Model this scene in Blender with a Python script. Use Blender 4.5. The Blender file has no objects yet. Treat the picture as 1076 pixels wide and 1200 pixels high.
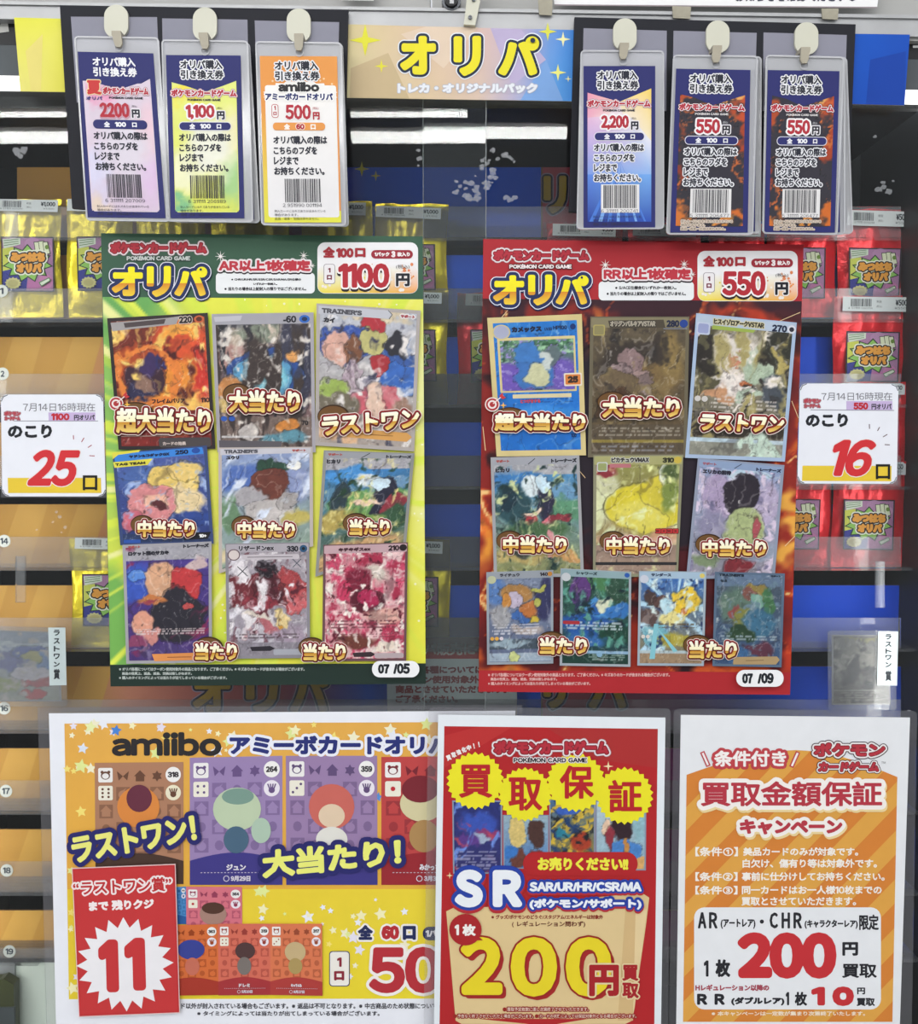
import bpy, math, random
import numpy as np
from mathutils import Vector

# ------------------------------------------------------------------ camera, world, light, exposure
SC = bpy.context.scene
COL = SC.collection
D = 0.85                       # camera to glass along the view axis
S = 0.00072                    # metres per photo pixel on the glass
F = D / S                      # focal length in pixels of the 1076 x 1200 frame
PITCH = math.radians(3.2)      # the phone looks slightly down
ZG = 1.25                      # height of the picture centre on the glass
CAM = Vector((0.0, -D * math.cos(PITCH), ZG + D * math.sin(PITCH)))
cd = bpy.data.cameras.new('camera')
cam = bpy.data.objects.new('camera', cd)
COL.objects.link(cam)
cam.location = CAM
cam.rotation_euler = (math.radians(90) - PITCH, 0, 0)
cd.sensor_fit = 'HORIZONTAL'
cd.sensor_width = 36.0
cd.lens = 36.0 * F / 1076.0
cd.clip_start = 0.01
SC.camera = cam

SC.view_settings.view_transform = 'Standard'
SC.view_settings.look = 'None'
SC.view_settings.gamma = 1.0
SC.view_settings.use_curve_mapping = False
SC.view_settings.exposure = 0.0

wd = bpy.data.worlds.new('World')
SC.world = wd
wd.use_nodes = True
wd.node_tree.nodes['Background'].inputs['Color'].default_value = (0.93, 0.96, 1.0, 1)
wd.node_tree.nodes['Background'].inputs['Strength'].default_value = 0.80


def area_light(name, loc, target, sx, sy, power):
    l = bpy.data.lights.new(name, 'AREA')
    l.shape = 'RECTANGLE'
    l.size, l.size_y, l.energy = sx, sy, power
    l.color = (1.0, 0.985, 0.96)
    o = bpy.data.objects.new(name, l)
    COL.objects.link(o)
    o.location = loc
    o.rotation_euler = (Vector(target) - Vector(loc)).to_track_quat('-Z', 'Y').to_euler()
    return o


area_light('shop_ceiling_light', (0.0, -1.75, 2.72), (0, 0.1, 0.95), 3.2, 0.7, 17)
area_light('shop_ceiling_light', (-2.3, -1.5, 2.6), (0, 0, 1.1), 1.2, 1.0, 7)
area_light('shop_ceiling_light', (2.3, -1.5, 2.6), (0, 0, 1.1), 1.2, 1.0, 7)
area_light('case_top_light', (0.0, 0.05, 1.64), (0, 0.14, 0.9), 0.9, 0.05, 3.6)
for sx in (-0.47, 0.40):
    lt = area_light('case_side_fill', (sx, 0.035, 1.22), (0.0, 0.16, 1.22), 0.02, 0.8, 0.45)  # unseen fill lights added at both sides to brighten the case interior

# ------------------------------------------------------------------ geometry helpers
RIGHT = Vector((1, 0, 0))
FWD = Vector((0, math.cos(PITCH), -math.sin(PITCH)))
UP = Vector((0, math.sin(PITCH), math.cos(PITCH)))


def W(px, py, y=0.0):
    """point of the upright plane at depth y that a photo pixel looks at"""
    d = FWD + RIGHT * ((px - 538.0) / F) + UP * ((600.0 - py) / F)
    return CAM + d * ((y - CAM.y) / d.y)


def lin(c):
    if isinstance(c, int):
        c = ((c >> 16) & 255, (c >> 8) & 255, c & 255)
    a = np.asarray(c, dtype=float) / 255.0
    return np.where(a <= 0.04045, a / 12.92, ((a + 0.055) / 1.055) ** 2.4)


ALB = 0.86
EPS = 0.00008
HAIR = 0.015


def mat(name, build):
    m = bpy.data.materials.new(name)
    m.use_nodes = True
    nt = m.node_tree
    for n in list(nt.nodes):
        nt.nodes.remove(n)
    out = nt.nodes.new('ShaderNodeOutputMaterial')
    nt.links.new(build(nt, nt.nodes, nt.links), out.inputs['Surface'])
    return m


def principled(nt, col=None, rough=0.5, spec=0.3, metal=0.0):
    b = nt.nodes.new('ShaderNodeBsdfPrincipled')
    if col is not None:
        b.inputs['Base Color'].default_value = (*[float(x) for x in lin(col)], 1)
    b.inputs['Roughness'].default_value = rough
    b.inputs['Specular IOR Level'].default_value = spec
    b.inputs['Metallic'].default_value = metal
    return b


def print_mat(name, rough, spec, grain=0.05):
    def f(nt, N, L):
        a = N.new('ShaderNodeAttribute')
        a.attribute_name = 'Col'
        b = principled(nt, None, rough, spec)
        tc = N.new('ShaderNodeTexCoord')
        no = N.new('ShaderNodeTexNoise')
        no.inputs['Scale'].default_value = 60
        no.inputs['Detail'].default_value = 4
        mr = N.new('ShaderNodeMapRange')
        mr.inputs['To Min'].default_value = 1 - grain
        mr.inputs['To Max'].default_value = 1 + grain
        mx = N.new('ShaderNodeVectorMath')
        mx.operation = 'SCALE'
        L.new(tc.outputs['Object'], no.inputs['Vector'])
        L.new(no.outputs['Fac'], mr.inputs['Value'])
        L.new(a.outputs['Color'], mx.inputs[0])
        L.new(mr.outputs['Result'], mx.inputs['Scale'])
        L.new(mx.outputs['Vector'], b.inputs['Base Color'])
        return b.outputs['BSDF']
    return mat(name, f)


def solid(name, col, rough=0.5, spec=0.3, metal=0.0, noise=0.08, scale=30, bump=0.0):
    def f(nt, N, L):
        b = principled(nt, col, rough, spec, metal)
        tc = N.new('ShaderNodeTexCoord')
        no = N.new('ShaderNodeTexNoise')
        no.inputs['Scale'].default_value = scale
        no.inputs['Detail'].default_value = 5
        L.new(tc.outputs['Object'], no.inputs['Vector'])
        rp = N.new('ShaderNodeValToRGB')
        c = lin(col)
        for e, k in zip(rp.color_ramp.elements, (1 - noise, 1 + noise)):
            e.color = (*[float(min(1, x * k)) for x in c], 1)
        rp.color_ramp.elements[0].position = 0.3
        rp.color_ramp.elements[1].position = 0.7
        L.new(no.outputs['Fac'], rp.inputs['Fac'])
        L.new(rp.outputs['Color'], b.inputs['Base Color'])
        if bump:
            bp = N.new('ShaderNodeBump')
            bp.inputs['Strength'].default_value = bump
            bp.inputs['Distance'].default_value = 0.004
            L.new(no.outputs['Fac'], bp.inputs['Height'])
            L.new(bp.outputs['Normal'], b.inputs['Normal'])
        return b.outputs['BSDF']
    return mat(name, f)


def clear(name, haze, gloss, hazecol=(1, 1, 1), rough=0.05, tint=(1, 1, 1), fres=True):
    """clear sheet: transparent + faint milky scatter + Fresnel reflection"""
    def f(nt, N, L):
        t = N.new('ShaderNodeBsdfTransparent')
        t.inputs['Color'].default_value = (*tint, 1)
        d = N.new('ShaderNodeBsdfDiffuse')
        d.inputs['Color'].default_value = (*hazecol, 1)
        m1 = N.new('ShaderNodeMixShader')
        m1.inputs['Fac'].default_value = haze
        L.new(t.outputs[0], m1.inputs[1])
        L.new(d.outputs[0], m1.inputs[2])
        g = N.new('ShaderNodeBsdfGlossy')
        g.inputs['Roughness'].default_value = rough
        m2 = N.new('ShaderNodeMixShader')
        if fres:
            fr = N.new('ShaderNodeFresnel')
            fr.inputs['IOR'].default_value = gloss
            L.new(fr.outputs[0], m2.inputs['Fac'])
        else:
            m2.inputs['Fac'].default_value = gloss
        L.new(m1.outputs[0], m2.inputs[1])
        L.new(g.outputs[0], m2.inputs[2])
        return m2.outputs[0]
    return mat(name, f)


def emit(name, col, strength):
    def f(nt, N, L):
        e = N.new('ShaderNodeEmission')
        e.inputs['Color'].default_value = (*col, 1)
        e.inputs['Strength'].default_value = strength
        return e.outputs[0]
    return mat(name, f)


M_PRINT = print_mat('printed_paper', 0.5, 0.2)
M_CARD = print_mat('printed_card', 0.4, 0.25, 0.12)
M_GLASS = clear('door_glass', 0.006, 1.22, (0.8, 0.85, 0.9), 0.0, (0.95, 0.965, 0.96))
M_LIP = clear('clear_acrylic', 0.16, 1.35, (0.48, 0.48, 0.52), 0.08)
M_FILM = clear('laminate_film', 0.07, 1.3, (0.5, 0.5, 0.56), 0.12)
M_SLEEVE = clear('card_sleeve', 0.10, 1.35, (0.55, 0.56, 0.6), 0.08)
M_POUCH = clear('vinyl_pouch', 0.40, 1.4, (0.66, 0.67, 0.70), 0.12)
M_EDGE = clear('vinyl_rim', 0.36, 1.4, (0.72, 0.73, 0.76), 0.2)
M_GEDGE = clear('glass_edge', 0.22, 1.3, (0.62, 0.7, 0.7), 0.2)
M_SMEAR = clear('tape_residue', 0.2, 1.3, (0.75, 0.78, 0.82), 0.3)
M_STEEL = solid('brushed_steel', (158, 159, 161), 0.4, 0.5, 0.25, 0.06, 40)
M_SHUTTER = solid('grey_painted_metal', (160, 160, 158), 0.55, 0.3, 0.0, 0.06, 8)
M_BLACK = solid('black_plastic', (24, 25, 28), 0.5, 0.3)
M_BOARD = solid('black_board', (30, 31, 38), 0.6, 0.2)
M_DARK = solid('dark_case_back', (30, 34, 36), 0.7, 0.2, 0.0, 0.2, 14)
M_SLATE = solid('slate_panel', (70, 76, 80), 0.5, 0.3)
M_HOOK = solid('ivory_plastic', (194, 193, 177), 0.4, 0.4, 0.0, 0.02)
M_PRONG = solid('hook_wire', (158, 151, 134), 0.45, 0.4, 0.0)
M_YBAG = solid('yellow_foil', (240, 216, 36), 0.26, 0.6, 0.5, 0.12, 34, 1.0)
M_RBAG = solid('red_foil', (226, 30, 42), 0.28, 0.6, 0.35, 0.14, 34, 1.0)
M_TUBE = emit('fluorescent_tube', (1.0, 0.99, 0.97), 62.0)
M_CASETUBE = emit('case_tube', (1.0, 0.99, 0.97), 1.6)
M_FLOOR = solid('shop_floor', (150, 148, 142), 0.5, 0.3, 0.0, 0.1, 3)
M_PALE = solid('pale_carton', (232, 240, 230), 0.5, 0.3, 0.0, 0.05, 20)
M_OLIVE = solid('olive_packet', (62, 66, 34), 0.4, 0.4, 0.0, 0.3, 30)
M_TAPE = solid('aged_tape', (158, 153, 137), 0.6, 0.2, 0.0, 0.2, 60)
M_CHROME = solid('lock_metal', (70, 72, 76), 0.25, 0.6, 0.8)

# ------------------------------------------------------------------ glyph outlines
_G, _C = {}, {}


def glyph(ch, res):
    """outline mesh of one character: points, faces, rim edges"""
    k = (ch, res)
    if k in _C:
        return _C[k]
    if ch == '\uff11':                                  # a plain 1 with a flag and no foot
        v = np.array([(.29, -.74), (.39, -.74), (.39, 0), (.285, 0), (.285, -.6), (.12, -.535), (.12, -.63)])
        _C[k] = (v, [(0, 1, 2, 3, 4), (0, 4, 5, 6)], [(0, 1), (1, 2), (2, 3), (3, 4), (4, 5), (5, 6), (6, 0)])
        return _C[k]
    c = bpy.data.curves.new('lettering', 'FONT')
    c.body = ch
    c.resolution_u = res
    o = bpy.data.objects.new('lettering', c)
    COL.objects.link(o)
    dg = bpy.context.evaluated_depsgraph_get()
    ev = o.evaluated_get(dg)
    m = ev.to_mesh()
    v = np.array([(p.co.x, -p.co.y) for p in m.vertices], dtype=float).reshape(-1, 2)
    f = [tuple(p.vertices) for p in m.polygons]
    cnt = {}
    for p in f:
        for i in range(len(p)):
            e_ = (p[i], p[(i + 1) % len(p)])
            e_ = (min(e_), max(e_))
            cnt[e_] = cnt.get(e_, 0) + 1
    ed = [q for q, n in cnt.items() if n == 1]
    ev.to_mesh_clear()
    bpy.data.objects.remove(o)
    bpy.data.curves.remove(c)
    _C[k] = (v, f, ed)
    return _C[k]


def glyphs(s, res=2):
    k = (s, res)
    if k in _G:
        return _G[k]
    V, Fc, E_, x, n = [], [], [], 0.0, 0
    for ch in s:
        if ch == ' ':
            x += 0.32
            continue
        asc = ord(ch) < 128
        src = chr(ord(ch) + 0xFEE0) if asc and ch.isalnum() else ch      # the wide forms carry a flagged 1
        v, f, ed = glyph(src, res)
        if not len(v):
            x += 0.5
            continue
        w = v[:, 0].max() - v[:, 0].min()
        if asc or ch in 'É¥“”':
            v = v - np.array([v[:, 0].min() - x - 0.045, 0])
            x += w + 0.09
        else:
            v = v + np.array([x, 0])
            x += 0.98
        V.append(v)
        Fc += [tuple(i + n for i in p) for p in f]
        E_ += [(p + n, q + n) for p, q in ed]
        n += len(v)
    _G[k] = (np.concatenate(V), Fc, E_)
    return _G[k]


def clip_y(poly, y, above):
    out = []
    n = len(poly)
    for i in range(n):
        a, b = poly[i], poly[(i + 1) % n]
        ia = (a[1] <= y) if above else (a[1] >= y)
        ib = (b[1] <= y) if above else (b[1] >= y)
        if ia:
            out.append(a)
        if ia != ib:
            t = (y - a[1]) / (b[1] - a[1])
            out.append((a[0] + (b[0] - a[0]) * t, y))
    return out


def quad_map(q, w=1.0, h=1.0):
    (ax, ay), (bx, by), (cx, cy), (dx, dy) = q          # TL TR BR BL

    def f(p):
        u, v = p[:, 0:1] / w, p[:, 1:2] / h
        A = np.array([[ax, ay]]) * (1 - u) * (1 - v) + np.array([[bx, by]]) * u * (1 - v)
        return A + np.array([[cx, cy]]) * u * v + np.array([[dx, dy]]) * (1 - u) * v
    return f


def swell(v, f, ed, r):
    """glyph outlines grown by r with round corners: points, faces and a hair height per point, so that
    no two overlapping pieces of the ink share a plane"""
    nb = {}
    for a, b in ed:
        nb.setdefault(a, []).append(b)
        nb.setdefault(b, []).append(a)
    V, Fc = [tuple(p) for p in v], [tuple(p) for p in f]
    H = [0] * len(V)
    nd = 6 if r < 0.8 else (8 if r < 2 else 14)
    start = []
    for a, b in ed:
        d = v[b] - v[a]
        h = math.hypot(d[0], d[1])
        if h < 1e-5:
            continue
        nx, ny = -d[1] / h * r, d[0] / h * r
        k = len(V)
        V += [(v[a][0] + nx, v[a][1] + ny), (v[b][0] + nx, v[b][1] + ny), (v[b][0] - nx, v[b][1] - ny), (v[a][0] - nx, v[a][1] - ny)]
        start.append((k, 4))
    for a, q in nb.items():
        if len(q) == 2:
            d1, d2 = v[a] - v[q[0]], v[q[1]] - v[a]
            t = abs(math.atan2(d1[0] * d2[1] - d1[1] * d2[0], d1[0] * d2[0] + d1[1] * d2[1]))
            if t < min(0.45, 0.3 / r):
                continue
        k = len(V)
        for i in range(nd):
            t = 2 * math.pi * (i + 0.37) / nd
            V.append((v[a][0] + r * math.cos(t), v[a][1] + r * math.sin(t)))
        start.append((k, nd))
    A = np.array(V, float)
    start.sort(key=lambda c: A[c[0], 0])
    if start:
        lo = np.array([A[k:k + m].min(0) for k, m in start])
        hi = np.array([A[k:k + m].max(0) for k, m in start])
        H = np.zeros(len(V))
        col = np.zeros(len(start), int)
        for i, (k, m) in enumerate(start):
            o = (lo[:i, 0] < hi[i, 0]) & (hi[:i, 0] > lo[i, 0]) & (lo[:i, 1] < hi[i, 1]) & (hi[:i, 1] > lo[i, 1])
            used = set(col[:i][o].tolist())
            c = 1
            while c in used:
                c += 1
            col[i] = c
            H[k:k + m] = c
            Fc.append(tuple(range(k, k + m)))
    return A, Fc, np.asarray(H, float)


class Part:
    """a printed piece: flat coloured shapes measured on the photo, stacked in hair-thin layers"""

    def __init__(s, y, xf=None):
        s.y, s.xf = y, xf
        s.V, s.Lr, s.C, s.F, s.n = [], [], [], [], 0
        s.cnt = {}

    def add(s, v, faces, col, l, hair=None):
        v = np.asarray(v, dtype=float).reshape(-1, 2)
        if not len(v):
            return
        if isinstance(col, np.ndarray) and col.ndim == 2:
            c = lin(col)
        elif isinstance(col, list):
            c = np.array([lin(x) for x in col])
        else:
            c = np.repeat(lin(col)[None, :], len(v), 0)
        if s.xf:
            v = s.xf(v)
        m_ = s.cnt.get(l, 0)
        s.cnt[l] = m_ + 1
        s.V.append(v)
        h_ = np.full(len(v), float(l) + 0.02 * (m_ % 20))
        s.Lr.append(h_ if hair is None else h_ + np.asarray(hair) * HAIR)
        s.C.append(c)
        n = s.n
        s.F += [tuple(i + n for i in f) for f in faces]
        s.n += len(v)

    def poly(s, pts, col, l=0):
        s.add(pts, [tuple(range(len(pts)))], col, l)

    def box(s, x0, y0, x1, y1, col, l=0):
        s.poly([(x0, y0), (x1, y0), (x1, y1), (x0, y1)], col, l)

    def line(s, pts, w, col, l=0):
        for (a, b) in zip(pts[:-1], pts[1:]):
            d = np.array(b, float) - np.array(a, float)
            n = np.array((-d[1], d[0])) / (np.hypot(*d) + 1e-9) * w / 2
            s.poly([np.array(a) + n, np.array(b) + n, np.array(b) - n, np.array(a) - n], col, l)

    def rbox(s, x0, y0, x1, y1, r, col, l=0, k=5):
        p = []
        for cx, cy, a0 in ((x1 - r, y0 + r, -90), (x1 - r, y1 - r, 0), (x0 + r, y1 - r, 90), (x0 + r, y0 + r, 180)):
            for i in range(k + 1):
                a = math.radians(a0 + 90 * i / k)
                p.append((cx + r * math.cos(a), cy + r * math.sin(a)))
        if isinstance(col, list):                        # vertical / bilinear corner colours TL TR BR BL
            cc = [np.array(lin(c)) for c in col]
            out = []
            for x, y in p:
                u, v = (x - x0) / (x1 - x0), (y - y0) / (y1 - y0)
                out.append(cc[0] * (1 - u) * (1 - v) + cc[1] * u * (1 - v) + cc[2] * u * v + cc[3] * (1 - u) * v)
            n0 = len(s.C)
            s.poly(p, 0, l)
            s.C[n0] = np.array(out)
        else:
            s.poly(p, col, l)

    def ell(s, cx, cy, rx, ry, col, l=0, n=28, rot=0.0):
        r = math.radians(rot)
        p = []
        for i in range(n):
            a = 2 * math.pi * i / n
            x, y = rx * math.cos(a), ry * math.sin(a)
            p.append((cx + x * math.cos(r) - y * math.sin(r), cy + x * math.sin(r) + y * math.cos(r)))
        s.poly(p, col, l)

    def ring(s, cx, cy, r, w, col, l=0, n=28):
        v, f = [], []
        for i in range(n):
            a = 2 * math.pi * i / n
            for q in (r, r - w):
                v.append((cx + q * math.cos(a), cy + q * math.sin(a)))
        for i in range(n):
            j = (i + 1) % n
            f.append((2 * i, 2 * j, 2 * j + 1, 2 * i + 1))
        s.add(v, f, col, l)

    def star(s, cx, cy, r, n, inner, col, l=0, rot=-90.0, sy=1.0):
        p = []
        for i in range(2 * n):
            q = r if i % 2 == 0 else r * inner
            a = math.radians(rot) + math.pi * i / n
            p.append((cx + q * math.cos(a), cy + q * math.sin(a) * sy))
        s.add(p + [(cx, cy)], [(i, (i + 1) % (2 * n), 2 * n) for i in range(2 * n)], col, l)

    def text(s, t, box, col, l=0, bold=0.0, outl=(), rot=0.0, shear=0.0, split=None, res=2):
        """fit t into the pixel box; outl = ((radius, colour), ...) from the outside in; rot clockwise"""
        v, f, ed = glyphs(t, res)
        v = v.copy()
        if shear:
            v[:, 0] -= v[:, 1] * shear
        lo, hi = v.min(0), v.max(0)
        x0, y0, x1, y1 = box
        x0, y0, x1, y1 = x0 + bold, y0 + bold, x1 - bold, y1 - bold
        v = (v - lo) / np.maximum(hi - lo, 1e-9)
        v = v * np.array([x1 - x0, y1 - y0]) + np.array([x0, y0])
        c = np.array([(x0 + x1) / 2, (y0 + y1) / 2])
        a = math.radians(rot)
        R = np.array([[math.cos(a), math.sin(a)], [-math.sin(a), math.cos(a)]])

        def turn(p):
            p = np.asarray(p, float).reshape(-1, 2)
            return (p - c) @ R + c if rot else p
        k = l
        for r, oc in outl:
            off = (0, 0)
            if isinstance(oc, tuple) and len(oc) == 2:
                oc, off = oc
            V, Fc, Hh = swell(v, f, ed, r + bold)
            s.add(turn(V) + np.array(off), Fc, oc, k, Hh)
            k += 1
        V, Fc, Hh = swell(v, f, ed, bold) if bold >= 0.2 else (v, f, np.zeros(len(v)))
        if split is None:
            s.add(turn(V), Fc, col, k, Hh)
            return
        fr, (ta, tb), (ba, bb) = split
        y0, y1 = y0 - bold, y1 + bold
        ym = y0 + (y1 - y0) * fr
        for above, ca, cb, ya, yb in ((True, ta, tb, y0, ym), (False, ba, bb, ym, y1)):
            la, lb = lin(ca), lin(cb)
            V2, F2, C2, H2 = [], [], [], []
            for p in Fc:
                q = clip_y([tuple(V[i]) for i in p], ym, above)
                if len(q) < 3:
                    continue
                n = len(V2)
                V2 += q
                F2.append(tuple(range(n, n + len(q))))
                C2 += [la + (lb - la) * (pt[1] - ya) / (yb - ya) for pt in q]
                H2 += [Hh[p[0]]] * len(q)
            if V2:
                i0 = len(s.C)
                s.add(turn(V2), F2, 0, k, H2)
                s.C[i0] = np.array(C2)

    def raster(s, q, nu, nv, img, l=0):
        """a fine colour grid: img is (nv, nu, 3) in 0..255"""
        v, u = np.meshgrid(np.linspace(0, 1, nv), np.linspace(0, 1, nu), indexing='ij')
        p = quad_map(q)(np.stack([u.ravel(), v.ravel()], 1))
        f = []
        for j in range(nv - 1):
            for i in range(nu - 1):
                a = j * nu + i
                f.append((a, a + 1, a + nu + 1, a + nu))
        s.add(p, f, np.clip(img.reshape(-1, 3), 0, 255).astype(float), l)

    def build(s, name, parent=None, material=None, thick=0.0):
        V = np.concatenate(s.V)
        L_ = np.concatenate(s.Lr)
        Cc = np.concatenate(s.C) * ALB
        y = s.y - L_ * EPS
        dx, dz = (V[:, 0] - 538.0) / F, (600.0 - V[:, 1]) / F
        dy = FWD.y + UP.y * dz
        dzz = FWD.z + UP.z * dz
        t = (y - CAM.y) / dy
        P = np.stack([CAM.x + dx * t, y, CAM.z + dzz * t], 1)
        base = Vector(parent['_at']) if parent is not None else Vector((float(P[:, 0].mean()), s.y, float(P[:, 2].min())))
        P = P - np.array(base)
        me = bpy.data.meshes.new(name)
        # faces must look at the camera (towards -y)
        fs = []
        for f in s.F:
            a = P[list(f)]
            x, z = a[:, 0], a[:, 2]
            ar = np.sum(x * np.roll(z, -1) - np.roll(x, -1) * z)
            fs.append(f if ar > 0 else f[::-1])
        vs = [tuple(p) for p in P]
        cs = [tuple(c) for c in Cc]
        if thick:                                        # the outermost shape gets the sheet's own thickness
            f = fs[0]
            n = len(vs)
            vs += [(vs[i][0], vs[i][1] + thick, vs[i][2]) for i in f]
            cs += [cs[i] for i in f]
            m = len(f)
            fs.append(tuple(n + m - 1 - i for i in range(m)))
            for i in range(m):
                j = (i + 1) % m
                fs.append((f[i], n + i, n + j, f[j]))
        me.from_pydata(vs, [], fs)
        ca = me.color_attributes.new('Col', 'FLOAT_COLOR', 'POINT')
        ca.data.foreach_set('color', np.concatenate([np.array(cs), np.ones((len(cs), 1))], 1).astype(np.float32).ravel())
        me.materials.append(material or M_PRINT)
        o = bpy.data.objects.new(name, me)
        COL.objects.link(o)
        if parent is not None:
            own = parent['_at']
            o.parent = parent
            pa = parent
            o['_at'] = own
        else:
            o.location = base
            o['_at'] = tuple(base)
        return o


def thing(name, loc, label, cat, group=None):
    o = bpy.data.objects.new(name, None)
    COL.objects.link(o)
    o.empty_display_size = 0.02
    o.location = loc
    o['_at'] = tuple(loc)
    o['label'], o['category'] = label, cat
    if group:
        o['group'] = group
    return o


def tag(o, label=None, cat=None, group=None, kind=None):
    for k, v in (('label', label), ('category', cat), ('group', group), ('kind', kind)):
        if v:
            o[k] = v
    return o


def mesh(name, verts, faces, material, parent=None, smooth=False, origin=None):
    """a mesh from world points"""
    V = [Vector(v) for v in verts]
    if parent is not None:
        b = Vector(parent['_at'])
    else:
        b = Vector(origin) if origin else Vector((sum(v.x for v in V) / len(V), sum(v.y for v in V) / len(V), min(v.z for v in V)))
    me = bpy.data.meshes.new(name)
    me.from_pydata([tuple(v - b) for v in V], [], faces)
    me.materials.append(material)
    if smooth:
        me.polygons.foreach_set('use_smooth', [True] * len(me.polygons))
    o = bpy.data.objects.new(name, me)
    COL.objects.link(o)
    if parent is not None:
        o.parent = parent
    else:
        o.location = b
    o['_at'] = tuple(b)
    return o


def prism(front, y0, y1):
    """extrude an outline of (px, py) at depth y0 straight back to y1"""
    a = [W(x, y, y0) for x, y in front]
    ar = sum(a[i].x * a[(i + 1) % len(a)].z - a[(i + 1) % len(a)].x * a[i].z for i in range(len(a)))
    if ar < 0:
        a = a[::-1]
    n = len(a)
    b = [Vector((p.x, y1, p.z)) for p in a]
    f = [tuple(range(n)), tuple(range(2 * n - 1, n - 1, -1))]
    for i in range(n):
        j = (i + 1) % n
        f.append((i, n + i, n + j, j))
    return a + b, f


def slab(name, front, y0, y1, m, parent=None):
    return mesh(name, *prism(front, y0, y1), m, parent)


def rect(x0, y0, x1, y1):
    return [(x0, y0), (x1, y0), (x1, y1), (x0, y1)]


def rrect(x0, y0, x1, y1, r, k=5):
    p = []
    for cx, cy, a0 in ((x1 - r, y0 + r, -90), (x1 - r, y1 - r, 0), (x0 + r, y1 - r, 90), (x0 + r, y0 + r, 180)):
        for i in range(k + 1):
            a = math.radians(a0 + 90 * i / k)
            p.append((cx + r * math.cos(a), cy + r * math.sin(a)))
    return p


def rquad(q, r, k=5):
    """rounded outline of a pixel quad"""
    w = math.hypot(q[1][0] - q[0][0], q[1][1] - q[0][1])
    h = math.hypot(q[3][0] - q[0][0], q[3][1] - q[0][1])
    return [tuple(p) for p in quad_map(q, w, h)(np.array(rrect(0, 0, w, h, r, k)))]


def ring_of(outer, inner):
    """faces of a band between two outlines with the same count"""
    n = len(outer)
    return [(i, (i + 1) % n, n + (i + 1) % n, n + i) for i in range(n)]


def frame_band(name, outer, inner, y0, y1, m, parent):
    a = [W(x, y, y0) for x, y in outer] + [W(x, y, y0) for x, y in inner]
    b = [Vector((p.x, y1, p.z)) for p in a]
    n = len(outer)
    f = ring_of(outer, inner)
    N = 2 * n
    f2 = [tuple(N + i for i in q[::-1]) for q in f]
    side = []
    for i in range(n):
        j = (i + 1) % n
        side += [(i, N + i, N + j, j), (n + i, n + j, N + n + j, N + n + i)]
    return mesh(name, a + b, f + f2 + side, m, parent)


def tube(pts, r, n=10):
    V, Fc = [], []
    for i, p in enumerate(pts):
        a = pts[max(i - 1, 0)]
        b = pts[min(i + 1, len(pts) - 1)]
        d = (Vector(b) - Vector(a)).normalized()
        u = d.orthogonal().normalized()
        if i and abs(d.dot(pu)) < 0.99:
            u = (pu - d * d.dot(pu)).normalized()
        pu = u
        w = d.cross(u)
        for k in range(n):
            t = 2 * math.pi * k / n
            V.append(Vector(p) + (u * math.cos(t) + w * math.sin(t)) * r)
    for i in range(len(pts) - 1):
        for k in range(n):
            j = (k + 1) % n
            Fc.append((i * n + k, i * n + j, (i + 1) * n + j, (i + 1) * n + k))
    Fc.append(tuple(range(n))[::-1])
    Fc.append(tuple((len(pts) - 1) * n + k for k in range(n)))
    return V, Fc


# ------------------------------------------------------------------ abstract painted pictures
def _hash(ix, iy, seed):
    h = (ix.astype(np.int64) * 374761393 + iy.astype(np.int64) * 668265263 + seed * 1442695041) & 0x7fffffff
    h = ((h ^ (h >> 13)) * 1274126177) & 0x7fffffff
    return ((h ^ (h >> 16)) & 0xffff) / 65535.0


def vnoise(x, y, seed):
    ix, iy = np.floor(x), np.floor(y)
    fx, fy = x - ix, y - iy
    fx, fy = fx * fx * (3 - 2 * fx), fy * fy * (3 - 2 * fy)
    a, b = _hash(ix, iy, seed), _hash(ix + 1, iy, seed)
    c, d = _hash(ix, iy + 1, seed), _hash(ix + 1, iy + 1, seed)
    return (a * (1 - fx) + b * fx) * (1 - fy) + (c * (1 - fx) + d * fx) * fy


def fbm(x, y, seed, o=4):
    s, a, t = 0, 0.5, 0
    for i in range(o):
        s = s + a * vnoise(x * 2 ** i, y * 2 ** i, seed + i * 17)
        t += a
        a *= 0.55
    return s / t


def hexa(c):
    if isinstance(c, int):
        return np.array(((c >> 16) & 255, (c >> 8) & 255, c & 255), float)
    return np.array(c, float)


def e(cu, cv, ru, rv, c, so=0.3, ro=0):
    return ('e', cu, cv, ru, rv, c, so, ro)


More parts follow.
